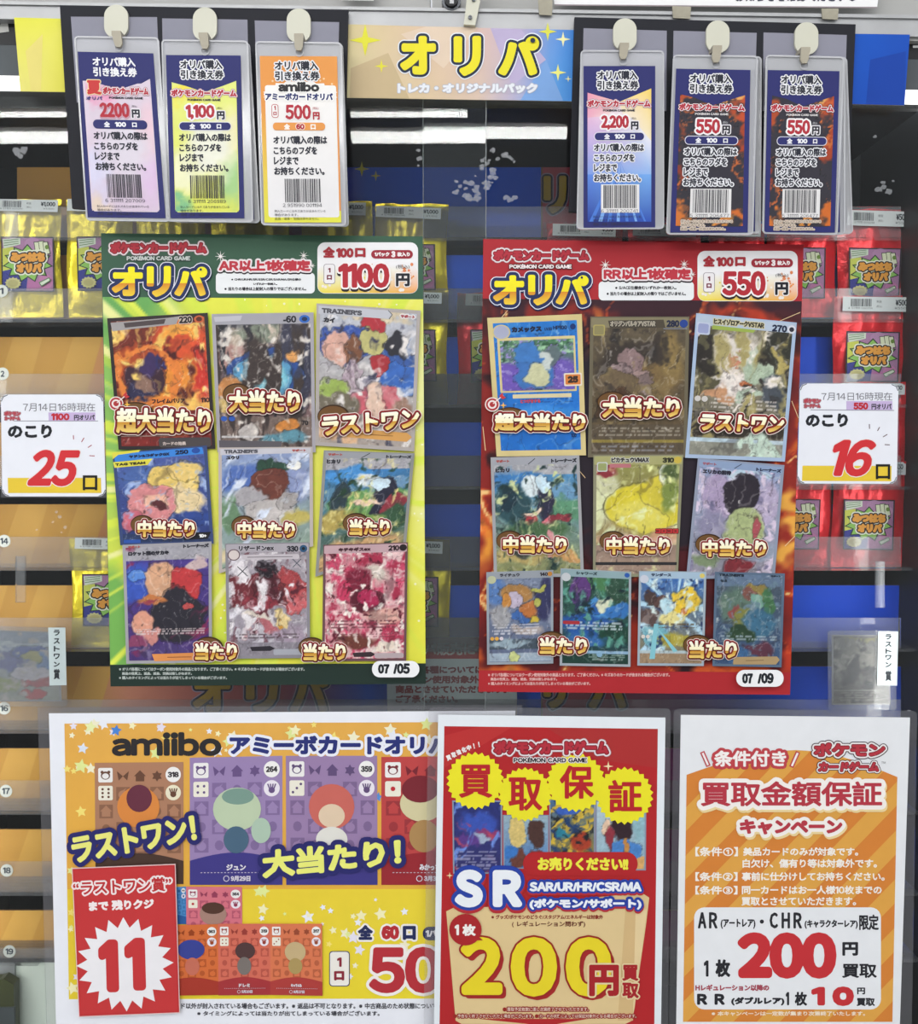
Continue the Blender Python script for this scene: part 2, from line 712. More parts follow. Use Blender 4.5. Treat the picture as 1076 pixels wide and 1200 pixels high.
def art(nu, nv, seed, bg, layers, warp=0.08, grain=0.35, gf=14, asp=1.4):
    """loose colour masses, no figures: bg = (top, bottom); layers painted in order"""
    v, u = np.meshgrid(np.linspace(0, 1, nv), np.linspace(0, 1, nu), indexing='ij')
    y = v * asp
    wu = u + warp * (fbm(u * 5, y * 5, seed) - 0.5) * 2 + 0.02 * (fbm(u * 18, y * 18, seed + 3) - 0.5)
    wv = v + warp * (fbm(u * 5 + 9, y * 5 + 3, seed + 5) - 0.5) * 2 + 0.02 * (fbm(u * 18 + 7, y * 18, seed + 8) - 0.5)
    img = hexa(bg[0]) * (1 - wv[..., None]) + hexa(bg[1]) * wv[..., None]
    for Ly in layers:
        k = Ly[0]
        if k == 'e':                                     # soft blot: cu cv ru rv colour softness turn
            _, cu, cv, ru, rv, c, so, ro = Ly
            r = math.radians(ro)
            dx, dy = wu - cu, (wv - cv) * asp
            x2, y2 = dx * math.cos(r) + dy * math.sin(r), -dx * math.sin(r) + dy * math.cos(r)
            d = np.sqrt((x2 / ru) ** 2 + (y2 / (rv * asp)) ** 2)
            m = np.clip((1 - d) / max(so * so * 0.9, 0.02), 0, 1)
            if so < 0.45 and ru > 0.05:                      # a drawn contour around the firmer shapes
                ink = np.clip(1 - np.abs(d - 1.0) * min(ru, rv * asp) / 0.009, 0, 1)[..., None] * 0.65
                img = img * (1 - ink) + hexa(c) * 0.35 * ink
        elif k == 'o':                                   # hoop: cu cv ru rv width colour
            _, cu, cv, ru, rv, w, c = Ly
            d = np.sqrt(((wu - cu) / ru) ** 2 + ((wv - cv) / rv) ** 2)
            m = np.clip((w - np.abs(d - 1)) / (w * 0.4), 0, 1)
        elif k == 'n':                                   # flecks: scale-u scale-v threshold colour sharpness
            _, su, sv, th, c, sh = Ly
            m = np.clip((fbm(wu * su, wv * sv * asp, seed + int(su * 7 + sv * 3), 3) - th) * sh, 0, 1)
        elif k == 's':                                   # slanted streaks: angle freq threshold colour
            _, an, fq, th, c = Ly
            r = math.radians(an)
            q = wu * math.cos(r) + wv * asp * math.sin(r)
            q2 = -wu * math.sin(r) + wv * asp * math.cos(r)
            m = np.clip((fbm(q * fq, q2 * 2.0, seed + int(fq), 3) - th) * 9, 0, 1)
        elif k == 'b':                                   # straight box: u0 v0 u1 v1 colour
            _, u0, v0, u1, v1, c = Ly
            m = ((u >= u0) & (u <= u1) & (v >= v0) & (v <= v1)).astype(float)
        elif k == 't':                                   # lines of unreadably small print: u0 v0 u1 v1 n colour
            _, u0, v0, u1, v1, n, c = Ly
            row = (v - v0) / (v1 - v0) * n
            m = ((u >= u0) & (u <= u1) & (v >= v0) & (v <= v1) & (row % 1 < 0.55)).astype(float)
            m = m * (vnoise(u * nu * 0.6, np.floor(row) * 3.3, seed + 91) > 0.4) * 0.75
        elif k == 'l':                                   # fine drawn lines: scale-u scale-v width colour strength
            _, su, sv, lw, c, al = Ly
            q = fbm(wu * su + 3.1, wv * sv * asp, seed + int(su * 11 + sv * 5), 2 if lw < 0.0125 or al > 0.55 else 1)
            m = np.clip((lw - np.abs(q - 0.5)) / (lw * 0.6), 0, 1) * al
        elif k == 'R':                                   # rays from a point: cu cv n threshold colour
            _, cu, cv, n, th, c = Ly
            an = np.arctan2((v - cv) * asp, u - cu) * n / 6.283
            m = np.clip((vnoise(an, an * 0 + 3.3, seed + 31) - th) * 8, 0, 1)
        m = m[..., None]
        img = img * (1 - m) + hexa(c) * m
    g = fbm(u * gf, y * gf, seed + 77, 3) - 0.5
    g2 = fbm(u * gf * 3, y * gf * 3, seed + 78, 2) - 0.5
    return img * (1 + grain * (g * 0.5 + g2 * 0.3)[..., None] * 1.2)


def sub(q, u0, v0, u1, v1):
    return [tuple(p) for p in quad_map(q)(np.array([(u0, v0), (u1, v0), (u1, v1), (u0, v1)], float))]


# ------------------------------------------------------------------ the setting: floor, case shell, doors
fl = mesh('floor', [(-3, -4, 0), (3, -4, 0), (3, 0.6, 0), (-3, 0.6, 0)], [(0, 1, 2, 3)], M_FLOOR)
tag(fl, kind='structure')


def boxmesh(name, x0, y0, z0, x1, y1, z1, m, parent=None):
    v = [(x0, y0, z0), (x1, y0, z0), (x1, y1, z0), (x0, y1, z0), (x0, y0, z1), (x1, y0, z1), (x1, y1, z1), (x0, y1, z1)]
    f = [(0, 3, 2, 1), (4, 5, 6, 7), (0, 1, 5, 4), (1, 2, 6, 5), (2, 3, 7, 6), (3, 0, 4, 7)]
    return mesh(name, v, f, m, parent)


XL, XR = W(-150, 600).x, W(1100, 600).x
tag(boxmesh('wall_back', XL - 0.02, 0.235, 0.0, XR + 0.02, 0.25, 1.72, M_DARK), kind='structure')
tag(boxmesh('wall_left', XL - 0.02, 0.03, 0.0, XL, 0.235, 1.72, M_BLACK), kind='structure')
xr = W(1074, 900, 0.16).x
tag(boxmesh('wall_right', xr, 0.022, 0.0, XR + 0.02, 0.235, 1.72, M_BLACK), kind='structure')
zt = W(538, 126, 0.012).z
tag(boxmesh('ceiling', XL, 0.022, zt + 0.012, XR, 0.235, zt + 0.03, M_BLACK), kind='structure')
tag(boxmesh('trim_1', XL - 0.02, 0.0145, zt - 0.0, XR + 0.02, 0.022, zt + 0.06, M_BLACK), kind='structure')       # black head rail over the doors
tag(slab('trim_2', [(-160, 2), (-160, 18), (1240, 52), (1240, 20)], 0.0, 0.02, M_SHUTTER), kind='structure')
tag(slab('trim_3', [(-160, -60), (-160, 4), (504, 13), (504, -60)], 0.012, 0.03, M_SHUTTER), kind='structure')
tag(slab('trim_4', [(506.5, -60), (506.5, 13), (1240, 30), (1240, -60)], 0.012, 0.03, M_SHUTTER), kind='structure')

# silver rail across the top of the case
rl = thing('top_rail', W(538, 45), 'silver metal rail running across the top of the display case', 'rail')
slab('rail_face', [(-160, 1), (-160, 19), (1240, 46), (1240, 22)], -0.003, 0.006, M_STEEL, rl)
slab('rail_lip', [(-160, -1), (-160, 2.5), (1240, 24), (1240, 20)], -0.005, 0.004, M_STEEL, rl)

# two sliding glass doors, the right one sitting a hair off parallel behind the left one
zb = W(538, 1330).z


def pane(name, x0, x1, y, ang, label):
    t = thing(name, ((x0 + x1) / 2, y, zb), label, 'glass door', 'sliding glass doors of the case')
    h = zt + 0.02 - zb
    w = (x1 - x0) / 2
    v = [(-w, -0.002, 0), (w, -0.002, 0), (w, 0.002, 0), (-w, 0.002, 0), (-w, -0.002, h), (w, -0.002, h), (w, 0.002, h), (-w, 0.002, h)]
    f = [(0, 3, 2, 1), (4, 5, 6, 7), (0, 1, 5, 4), (1, 2, 6, 5), (2, 3, 7, 6), (3, 0, 4, 7)]
    me = bpy.data.meshes.new('glass_sheet')
    me.from_pydata(v, [], f)
    me.materials.append(M_GLASS)
    g = bpy.data.objects.new('glass_sheet', me)
    COL.objects.link(g)
    g.parent = t
    e2 = bpy.data.meshes.new('glass_edge')
    k = 0.0003
    ex = w if ang == 0 else -w
    e2.from_pydata([(ex - k, -0.0024, 0), (ex + k, -0.0024, 0), (ex + k, -0.0024, h), (ex - k, -0.0024, h),
                    (ex - k, 0.0024, 0), (ex + k, 0.0024, 0), (ex + k, 0.0024, h), (ex - k, 0.0024, h)],
                   [], [(0, 1, 2, 3), (5, 4, 7, 6), (1, 5, 6, 2), (4, 0, 3, 7)])
    e2.materials.append(M_GEDGE)
    eo = bpy.data.objects.new('glass_edge', e2)
    COL.objects.link(eo)
    eo.parent = t
    t.rotation_euler = (ang, 0, 0)
    return t


pane('sliding_door', XL - 0.01, W(569, 600, 0.003).x, 0.0035, 0.0, 'left sliding glass door of the case, ending at the red fiery poster')
pane('sliding_door', W(497, 600, 0.011).x, XR + 0.01, 0.0115, math.radians(0.17), 'right sliding glass door of the case, edge beside the green poster')

# lower front of the case
tag(boxmesh('trim_5', XL - 0.02, 0.0, 0.0, XR + 0.02, 0.03, zb, M_BLACK), kind='structure')
tag(boxmesh('trim_6', XL - 0.02, 0.022, W(538, 1240, 0.1).z - 0.02, XR, 0.235, W(538, 1240, 0.1).z, M_SLATE), kind='structure')

# smears of old tape on the glass
rnd = random.Random(5)


def smear(pts, label):
    o = Part(0.0012)
    V, Fc = [], []
    for (cx, cy, r) in pts:
        n = 9
        k = len(V)
        for i in range(n):
            a = 2 * math.pi * i / n
            q = r * rnd.uniform(0.55, 1.15)
            V.append(W(cx + q * math.cos(a), cy + q * 0.8 * math.sin(a), 0.0011))
        Fc.append(tuple(range(k, k + n))[::-1])
    m = mesh('tape_residue', V, Fc, M_SMEAR)
    tag(m, label, 'tape residue', 'tape smears on the glass')


sm = random.Random(12)
smear([(lambda t, o: (546 + 48 * t + o * 14 - 6 * (t < .3), 230 - 50 * t + o * 9, sm.uniform(1.6, 5.2)))(sm.random() ** .9, sm.uniform(-1, 1)) for _ in range(46)],
      'crumpled whitish tape smear on the glass in front of the blue shelf backing')
smear([(490, 176, 3), (492, 186, 4), (490, 194, 2)], 'small white tape scrap on the glass beside the vertical glass edge')
smear([(1030, 222, 5), (1036, 219, 5), (1042, 225, 5), (1047, 212, 2), (1026, 160, 3), (1035, 214, 3)], 'whitish tape smear on the glass below the blue end of the banner')
smear([(20, 178, 7), (28, 175, 7), (24, 183, 5)], 'grey tape smudge on the glass above the tan shelf backing')
smear([(70, 606, 3), (62, 612, 2), (76, 618, 3), (72, 624, 2), (43, 621, 2), (66, 600, 2)], 'wrinkled tape trace on the glass under the sign reading 25')
smear([(593, 231, 5), (598, 234, 5), (603, 231, 4)], 'square tape ghost on the glass right of the crumpled smear')

# fluorescent tubes of the shop ceiling (seen only as bands mirrored in the glass) and of the case head
for (xa, xb, px_y, dist, r, lb) in ((-420, 676, 160.5, 3.2, 0.022, 'long fluorescent tube of the nearer row on the shop ceiling'),
                                    (-500, 548, 133.5, 2.4, 0.008, 'thin fluorescent tube closest to the case on the shop ceiling')):
    a, b = W(xa, px_y, dist), W(xb, px_y, dist)
    t = thing('ceiling_tube', ((a.x + b.x) / 2, -dist, a.z - 0.02), lb, 'lamp')
    mesh('lamp_tube', *tube([(a.x, -dist, a.z), (b.x, -dist, b.z)], r, 12), M_TUBE, t, True)
    boxmesh('lamp_housing', a.x, -dist - 0.05, a.z + r + 0.002, b.x, -dist + 0.05, a.z + r + 0.06, M_SHUTTER, t)

hd = thing('head_light', W(538, 108, 0.004), 'white light strip across the case head behind the banner', 'lamp')
slab('light_strip', [(-160, 86), (-160, 103), (1000, 119.5), (1062, 121), (1240, 125), (1240, 108)], 0.0063, 0.0092, M_CASETUBE, hd)
slab('strip_backing', [(-160, 48), (-160, 86), (1240, 108), (1240, 66)], 0.0066, 0.0092, M_SLATE, hd)
slab('black_strip', [(-160, 24), (-160, 50), (1240, 72), (1240, 50)], 0.0064, 0.0092, M_BLACK, hd)
p = Part(0.0062)
p.poly([(-4, 20), (8, 18), (10.5, 37), (-4, 39)], 0xC4C4C0, 2)
p.poly([(-6, 18), (4, 18), (0, 30), (-6, 32)], 0x5a4a48, 3)
p.text('見', (1072, 38, 1084, 50), 0xF0F0F0, 2, bold=0.6)
p.box(1070, 53, 1084, 56, 0xE8E8E8, 2)
p.build('strip_print', hd)

# door lock, bracket, notices on the grey metal
lk = thing('door_lock', W(529, 12, 0.0), 'round dark metal lock on the grey panel over the banner', 'lock')
slab('lock_barrel', [(529 + 11.5 * math.cos(a * math.pi / 14), 0 + 11.5 * math.sin(a * math.pi / 14)) for a in range(28)], -0.006, 0.012, M_CHROME, lk)
slab('lock_core', [(529 + 8 * math.cos(a * math.pi / 14), -1 + 8 * math.sin(a * math.pi / 14)) for a in range(28)], -0.009, 0.0, M_BLACK, lk)
slab('lock_slot', [(527, -4), (532, -4), (532, 4), (527, 4)], -0.0095, -0.008, M_STEEL, lk)
bk = thing('metal_bracket', W(552, 30, -0.004), 'white metal bracket with two screws beside the round lock', 'bracket')
slab('bracket_plate', [(547, -30), (563, -30), (563, 0), (557, 29.5), (543.5, 28.5), (547, 0)], -0.009, -0.005, M_HOOK, bk)
for cx, cy in ((555, -1), (551, 20)):
    slab('screw', [(cx + 2.4 * math.cos(a * math.pi / 6), cy + 2.4 * math.sin(a * math.pi / 6)) for a in range(12)], -0.0105, -0.008, M_CHROME, bk)
p = Part(-0.001)
p.poly([(645, -40), (1034, -30), (1028, 8.5), (650, 5.5)], 0xF2F2F2, 0)
p.poly([(650, 5), (1028, 8), (1028, 9.5), (650, 6.5)], 0x9a8f93, 1)
for i, ch in enumerate('お知らせを確認ください。'):
    p.text(ch, (862 + i * 12, -10, 872 + i * 12, 1.5), 0x33384c, 2, bold=0.4)
nt = p.build('paper_notice', None, None, 0.0006)
tag(nt, 'white notice sheet cut off by the top edge above the right board', 'notice')
p = Part(-0.001)
p.poly([(398, -30), (440, -30), (438, 0.6), (400, 0)], 0xF0F0F0, 0)
tag(p.build('paper_notice', None, None, 0.0006), 'small white paper corner at the top edge above the banner stars', 'notice')
for q, lb in (([(630, -8), (648, -8), (647, 18), (632, 17)], 'stained old tape strip left of the white top notice'),
              ([(788, 7), (810, 8), (809, 22), (789, 21)], 'piece of old tape under the white top notice beside the middle hook'),
              ([(963, 10), (983, 10), (982, 23), (964, 22)], 'piece of old tape under the right end of the white top notice')):
    tag(slab('tape_piece', q, -0.0062, -0.0052, M_TAPE), lb, 'tape', 'old tape pieces')

# ------------------------------------------------------------------ banner with the shop's heading
p = Part(-0.0045)
top = [(16.5, 20.5), (80, 22), (410, 28.5), (500, 31), (560, 32.5), (600, 33.5), (645, 34.5), (673, 35.2), (1000, 39.5), (1066.5, 40.5)]
bot = [(24, 107), (86, 108), (411, 114.5), (500, 116), (560, 117), (600, 117.4), (645, 118.2), (673, 118.6), (1000, 122), (1060, 123.5)]
cols = [0xE2E04A, 0xE6E352, 0xD8C896, 0xDCBFA4, 0xDDBEB2, 0xC9B4C6, 0x6F98D8, 0x3F86D8, 0x0A55C0, 0x0A4CB4]
bcol = [0xE6DE7A, 0xE0DA44, 0xD9CDA0, 0xDCC4A0, 0xD8C0AE, 0xB9B2CC, 0x5FA0E0, 0x3F8CDC, 0x0A50BC, 0x0A4AB2]
p.poly(top + bot[::-1], 0xD8C896, 0)
for i in range(len(top) - 1):
    p.poly([top[i], top[i + 1], bot[i + 1], bot[i]], [cols[i], cols[i + 1], bcol[i + 1], bcol[i]], 1)
for tri, c in (([(410, 114.5), (411, 80), (455, 62), (480, 115.6)], 0xC9B38C), ([(470, 40), (500, 31), (560, 32), (520, 80)], 0xE3CDB6),
               ([(575, 33), (610, 33.7), (640, 70), (600, 100)], 0xBDB0D2), ([(610, 117.6), (640, 70), (660, 118)], 0x7CA6DE),
               ([(1020, 70), (1062, 60), (1060, 123), (1015, 122)], 0x0840A4), ([(30, 60), (50, 40), (48, 106), (36, 106)], 0xE6D87A)):
    p.poly(tri, c, 2)
bn = thing('header_banner', W(538, 120, -0.0045), 'long header banner fading yellow to blue with big yellow heading', 'banner')
p.build('banner_sheet', bn, None, 0.0006)
p = Part(-0.0045)
for cx, cy, r, c in ((428, 47, 19, 0xE4E03C), (447, 77.5, 8, 0xE4DC3C), (660, 46, 9, 0xF4F0B0), (654, 85, 10, 0xF0EE80), (666, 92.5, 4, 0xE8E8A0), (642, 37, 11, 0xDEDC50)):
    p.star(cx, cy, r, 4, 0.26, c, 4)
p.build('star_print', bn)
p = Part(-0.0045)
for ch, bx in (('オ', (469, 42, 511, 87.5)), ('リ', (531.5, 42, 564, 89)), ('パ', (584, 42.5, 632, 88.5))):
    p.text(ch, bx, 0xECE02A, 6, bold=3.0, outl=((4.2, 0xE9EDF6), (2.9, 0x1F2C44)), res=4)
p.ell(624.5, 47.2, 2.9, 2.9, 0x1F2C44, 22)
p.build('heading_lettering', bn)
p = Part(-0.0045)
p.text('トレカ・オリジナルパック', (466, 97.5, 630, 109.3), 0xE9ECF2, 5, bold=0.9, outl=((0.8, 0xB9BAC6),))
p.build('subtitle_lettering', bn)

# ------------------------------------------------------------------ tiered rack inside the case
GY = [278, 374, 474, 570, 665, 760, 856, 951, 1046, 1124]
P0 = 0.165
STEP = 0.0095


def tier_depth(k):
    return P0 - STEP * k


ORD = ['topmost', 'second', 'third', 'fourth', 'fifth', 'sixth', 'seventh', 'eighth', 'ninth', 'tenth']
BACKC = [(20, 0xD09C4C), (84, 0xD6A04A), (150, 0xDA8E70), (250, 0xD07068), (330, 0xB04C5C), (385, 0x62408C), (430, 0x1058D8), (520, 0x0462F8), (634, 0x0460F6)]
BACKC2 = [(636, 0xC05460), (700, 0xB8505E), (800, 0x7C3E78), (880, 0x1448B8), (960, 0x0650E4), (1056, 0x0446D4)]


for k, g in enumerate(GY):
    yb = tier_depth(k)
    ytop = 196 if k == 0 else GY[k - 1] + 21
    x0 = 20 if k == 0 else -140
    tr = thing('display_tier', W(538, g + 3, yb), '%s display tier of the stepped rack, counted from the top' % ORD[k] if k < 9 else 'bottom display tier of the stepped rack with sticker 19', 'display tier', 'stepped display tiers behind the glass')
    p = Part(yb)
    xe = 1056 if k else 972
    p.poly([(x0, ytop), (xe, ytop), (xe, g), (x0, g)], 0x8A6A48, 0)
    for seq in (BACKC, BACKC2):
        sq = [(x0, seq[0][1])] + list(seq[1:]) if seq is BACKC else list(seq)
        for (xa, ca), (xb, cb) in zip(sq[:-1], sq[1:]):
            xb = min(xb, xe)
            if xa < xb:
                p.poly([(xa, ytop), (xb, ytop), (xb, g), (xa, g)], [ca, cb, cb, ca], 1)
    if k:
        for j in range(3):
            xx = -60 + j * 70 + (k * 23) % 40
            p.poly([(xx, ytop), (xx + 34, ytop), (xx + 12, g), (xx - 26, g)], 0xE0AC54, 2)
    p.build('backing_print', tr, None, 0.002)
    p = Part(yb)
    h = g - ytop
    for ch, (a, b) in (('オ', (226, 270)), ('リ', (288, 326)), ('パ', (340, 386))):
        p.text(ch, (a, ytop + h * 0.12, b, ytop + h * 0.72), 0xC09A28, 4, bold=2.5, outl=((3.4, 0xA89AB0), (2.2, 0x2A2438)))
    for ch, (a, b) in (('オ', (640 - 44, 640 - 4)), ('リ', (637, 664)), ('パ', (690, 736))):
        if a > 630:
            p.text(ch, (a, ytop + h * 0.12, b, ytop + h * 0.66), 0xC8A428, 4, bold=2.5, outl=((3.4, 0xA89AB0), (2.2, 0x2A2438)))
    p.text('リジナルパック', (637, ytop + h * 0.77, 742, ytop + h * 0.93), 0xB07C84, 4, bold=0.6)
    p.star(440.5, ytop + 10, 6, 4, 0.28, 0xCDBF3A, 4)
    p.star(424, ytop + 2, 9, 4, 0.28, 0xCDBF3A, 4)
    p.build('backing_lettering', tr)
    lipy = yb - 0.036
    lt = g - 36 if k < 9 else g - 12
    slab('acrylic_lip', [(-140, lt), (1056, lt), (1056, g), (-140, g)], lipy, lipy + 0.002, M_LIP, tr)
    a, b = W(-140, g, lipy), W(1056, g + 3, yb)
    zz = W(538, g, lipy).z
    boxmesh('ledge', a.x, lipy, zz - 0.003, b.x, yb, zz, M_LIP, tr)
    num = {1: ('1', 2, 341), 2: ('2', 3, 438), 4: ('14', 5, 634), 6: ('16', 5, 830), 7: ('17', 7, 927), 8: ('18', 8, 1020), 9: ('19', 11, 1115)}.get(k)
    if num:
        s, cx, cy = num
        st = Part(lipy - 0.0004)
        st.ell(cx, cy, 7.4, 7.4, 0xD4D6D0, 2)
        st.ell(cx, cy, 6.6, 6.6, 0xDDDED8, 3)
        w = 2.2 if len(s) == 1 else 4.6
        st.text(s, (cx - w, cy - 3.6, cx + w, cy + 3.6), 0x3c4450, 4, bold=0.35)
        st.build('number_sticker', tr)

# clear divider tab of the rack
for (x0, x1, y0, y1, d, lb) in ((18, 29, 652, 706, 0.06, 'clear plastic divider tab left of the yellow packet on the fourth ledge'),
                                (1027, 1037, 658, 712, 0.06, 'clear plastic divider tab under the red packets at the right')):
    tag(slab('divider_tab', rect(x0, y0, x1, y1), d, d + 0.003, M_SLEEVE), lb, 'divider', 'clear divider tabs')

# pale carton and olive packet on the bottom shelf
c = thing('pale_carton', W(40, 1236, 0.1), 'pale greenish carton on the bottom shelf beside the lottery card poster', 'carton')
slab('carton_body', [(-90, 1121), (66, 1119), (68, 1236), (-90, 1238)], 0.075, 0.14, M_PALE, c)
slab('carton_flap', [(-90, 1126), (47, 1127), (44, 1132), (-90, 1130)], 0.071, 0.075, M_FILM, c)
slab('carton_window', [(-90, 1129), (17, 1129), (18, 1236), (-90, 1236)], 0.072, 0.075, M_POUCH, c)
c = thing('olive_packet', W(0, 1238, 0.06), 'dark olive packet with rounded top in front of the pale carton', 'packet')
slab('packet_body', [(-60, 1240), (-60, 1156), (-20, 1150), (-2, 1149), (4, 1147), (9, 1150), (16, 1154), (17, 1240)], 0.056, 0.068, M_OLIVE, c)
slab('packet_base', [(-60, 1183), (16.6, 1181), (17.3, 1240), (-60, 1240)], 0.054, 0.057, M_SLATE, c)

# ------------------------------------------------------------------ foil packets on the ledges


def pack_label(p, q, seed=0):
    """comic style picture label in a 60 x 64 frame mapped on the pixel quad q"""
    p.xf = quad_map(q, 60, 64)
    p.box(0, 0, 60, 64, 0x2C2A30, 2)
    p.box(1.6, 1.6, 58.4, 62.4, 0xA878A0, 3)
    for cx, cy, r, c in ((36, 8, 9, 0xB084AA), (50, 14, 8, 0xBA8CB0), (55, 30, 8, 0x9E6E98), (50, 52, 11, 0xC07AA8), (36, 56, 8, 0xB56FA2)):
        p.ell(cx, cy, min(r, 58 - cx + 0.1), r * 0.8, c, 4)
    p.poly([(1.6, 14), (14, 12), (16, 40), (1.6, 44)], 0xC8CC58, 5)
    p.poly([(1.6, 40), (18, 36), (30, 44), (28, 62.4), (1.6, 62.4)], 0x34388C, 5)
    p.star(30, 31, 29, 11, 0.72, 0x2f3a30, 6, sy=0.78)
    p.star(30, 31, 26.5, 11, 0.72, 0x8CC05C, 7, sy=0.78)
    p.poly([(1.8, 3), (22, 1.8), (22, 9), (3, 14)], 0xCFD8C8, 8)
    for j in range(3):
        p.line([(3, 5 + j * 2.8), (20, 3 + j * 2.4)], 0.9, 0x6f8a68, 9)
    for i, (a, b) in enumerate(((37, 6), (42, 5), (47, 6))):
        p.poly([(a, b), (a + 8 - i, b - 0.5), (a + 9, b + 14), (a + 2, b + 15)], 0x3a3a34, 9 + 2 * i)
        p.poly([(a + .8, b + .8), (a + 7.2 - i, b + .3), (a + 8.2, b + 13.2), (a + 2.6, b + 14.2)], 0xDCE0C0, 10 + 2 * i)
    p.ell(52, 12, 2.2, 2.6, 0x6d8a3a, 16)
    p.text('みつはち', (10.5, 18, 50, 29.5), 0xE09A3A, 17, bold=1.3, outl=((3.0, 0xE6E6D8), (1.5, 0x2c2018)))
    p.text('オリパ', (17, 30.5, 46, 42), 0xE09A3A, 17, bold=1.3, outl=((3.0, 0xE6E6D8), (1.5, 0x2c2018)))
    p.star(13, 54, 9.5, 13, 0.82, 0xC9C48A, 21, sy=0.75)
    p.ell(13, 54, 6, 4, 0xB8B078, 22)
    p.poly([(42, 53), (54, 47), (56, 51), (45, 58)], 0x5b7f58, 21)
    p.poly([(43.4, 53.6), (53.6, 48.4), (54.8, 50.6), (45.4, 56.6)], 0xD6E0CC, 22)
    p.xf = None


def barcode(p, x0, y0, x1, y1, l, seed, col=0x30343a):
    r = random.Random(seed)
    x = x0
    while x < x1 - 0.4:
        w = r.choice((0.5, 0.5, 0.9, 1.3)) * (x1 - x0) / 40
        if x + w <= x1:
            p.box(x, y0, x + w, y1, col, l)
        x += w + r.choice((0.5, 0.6, 1.0)) * (x1 - x0) / 40


def bag(x0, y0, x1, y1, y, foil, price, label, seed, pic, strip, cat='packet', group=None):
    """sealed foil packet: pillow body, picture label and price strip; pixel box at depth y"""
    a, b = W(x0, y0, y), W(x1, y1, y)
    t = thing('card_packet', ((a.x + b.x) / 2, y, b.z), label, cat, group)
    nu, nv = 21, 27
    w, h = b.x - a.x, a.z - b.z
    r = random.Random(seed)
    ph = [r.uniform(0, 6.3) for _ in range(6)]
    V, Fc = [], []
    for sgn in (-1, 1):
        for j in range(nv):
            for i in range(nu):
                u, v = i / (nu - 1), j / (nv - 1)
                e_ = max(0.0, math.sin(math.pi * u)) ** 0.55 * max(0.0, math.sin(math.pi * min(1, max(0, (v - 0.05) / 0.90)))) ** 0.5
                wr = 1.7 * 0.0007 * math.sin(9 * u + ph[0] + 5 * v) + 0.0014 * math.sin(15 * v + ph[1] + 7 * u) * abs(2 * u - 1) + 0.0013 * math.sin(26 * u + ph[2]) * (1 - v) ** 2
                d = sgn * (0.0055 * e_ + (wr if sgn < 0 else 0) * (0.3 + e_))
                pinch = 1 - 0.02 * math.sin(math.pi * v)
                V.append((a.x + w / 2 + (u - 0.5) * w * pinch + 0.0008 * math.sin(7 * v + ph[3]), y + d, b.z + h * (1 - v) + 0.0006 * math.sin(11 * u + ph[4]) * (1 - v)))
        o = 0 if sgn < 0 else nu * nv
        for j in range(nv - 1):
            for i in range(nu - 1):
                q = (o + j * nu + i, o + j * nu + i + 1, o + (j + 1) * nu + i + 1, o + (j + 1) * nu + i)
                Fc.append(q[::-1] if sgn < 0 else q)
    mesh('pouch', V, Fc, foil, t, True)
    p = Part(y - 0.0082)
    pack_label(p, pic)
    p.build('picture_label', t)
    p = Part(y - 0.0086)
    p.poly(strip, 0xDCE0E2, 2)
    q = quad_map(strip, 74, 18)
    p.xf = q
    barcode(p, 9, 2.5, 32, 12, 3, seed)
    p.text('4 571111 000014', (6, 12.8, 33, 15.5), 0x4a4e52, 3, bold=0.1)
    p.text('税抜', (37, 4, 43, 7.5), 0x4a4e52, 3, bold=0.15)
    p.text('(税込)', (37, 10, 43, 13.5), 0x4a4e52, 3, bold=0.1)
    p.text('¥' + price, (54 if len(price) > 3 else 58, 3, 71, 10.5), 0x3a3e44, 3, bold=0.3)
    p.text('¥1,100' if len(price) > 3 else '¥550', (57, 12, 70, 15), 0x5a5e62, 3, bold=0.1)
    if foil is M_RBAG:
        p.poly([(69.5, -1), (74.5, -1), (73.5, 3)], 0xC83038, 4)
    p.build('price_label', t)
    return t


def strip(x0, y0, x1, y1, d=1.5):
    return [(x0, y0), (x1, y0 + d), (x1 - 0.5, y1 + d), (x0 - 0.5, y1)]


YG, RG = 'yellow foil packets in the case', 'red foil packets in the case'
d1, d2, d4 = tier_depth(1) - 0.018, tier_depth(2) - 0.018, tier_depth(5) - 0.018
bag(-6, 234, 74, 372, d1, M_YBAG, '1,000', 'yellow packet at the left edge, on the ledge with sticker 1', 1, [(1, 277), (63, 277.5), (64, 342), (2, 342)], strip(-6, 233, 68, 247), group=YG)
bag(77, 234, 157, 372, d1, M_YBAG, '1,000', 'yellow packet beneath the pink 2200 ticket, partly behind the green poster', 2, [(89.5, 277), (151, 277), (151, 341), (91, 341)], strip(79, 233, 152, 247), group=YG)
bag(160, 236, 243, 372, d1 + 0.002, M_YBAG, '1,000', 'yellow packet behind the bottom of the yellow-green 1,100 ticket', 3, [(172, 280), (233, 280), (233, 344), (172, 344)], strip(162, 235, 236, 249), group=YG)
bag(246, 236, 340, 372, d1, M_YBAG, '1,000', 'yellow packet behind the gap between the 1,100 and orange 500 tickets', 4, [(262, 280), (323, 280), (323, 344), (262, 344)], strip(250, 235, 324, 249), group=YG)
bag(352, 236, 437, 372, d1 + 0.002, M_YBAG, '1,000', 'yellow packet right of the orange 500 ticket, above the green poster', 5, [(364, 284), (426, 284), (426, 348), (364, 348)], strip(356, 236, 429, 251), group=YG)
bag(439, 239, 525, 372, d1, M_YBAG, '1,000', 'yellow packet above the green poster with whole price strip visible', 6, [(448, 286), (510, 286), (511, 340), (449, 340)], strip(441, 241, 517, 254, 3), group=YG)
bag(438, 341, 525, 474, d2, M_YBAG, '1,000', 'yellow packet right of the green poster, on the second ledge with a packet', 7, [(449, 386), (510.5, 386), (512, 447), (450, 447)], strip(444, 341, 518, 354, 2), group=YG)
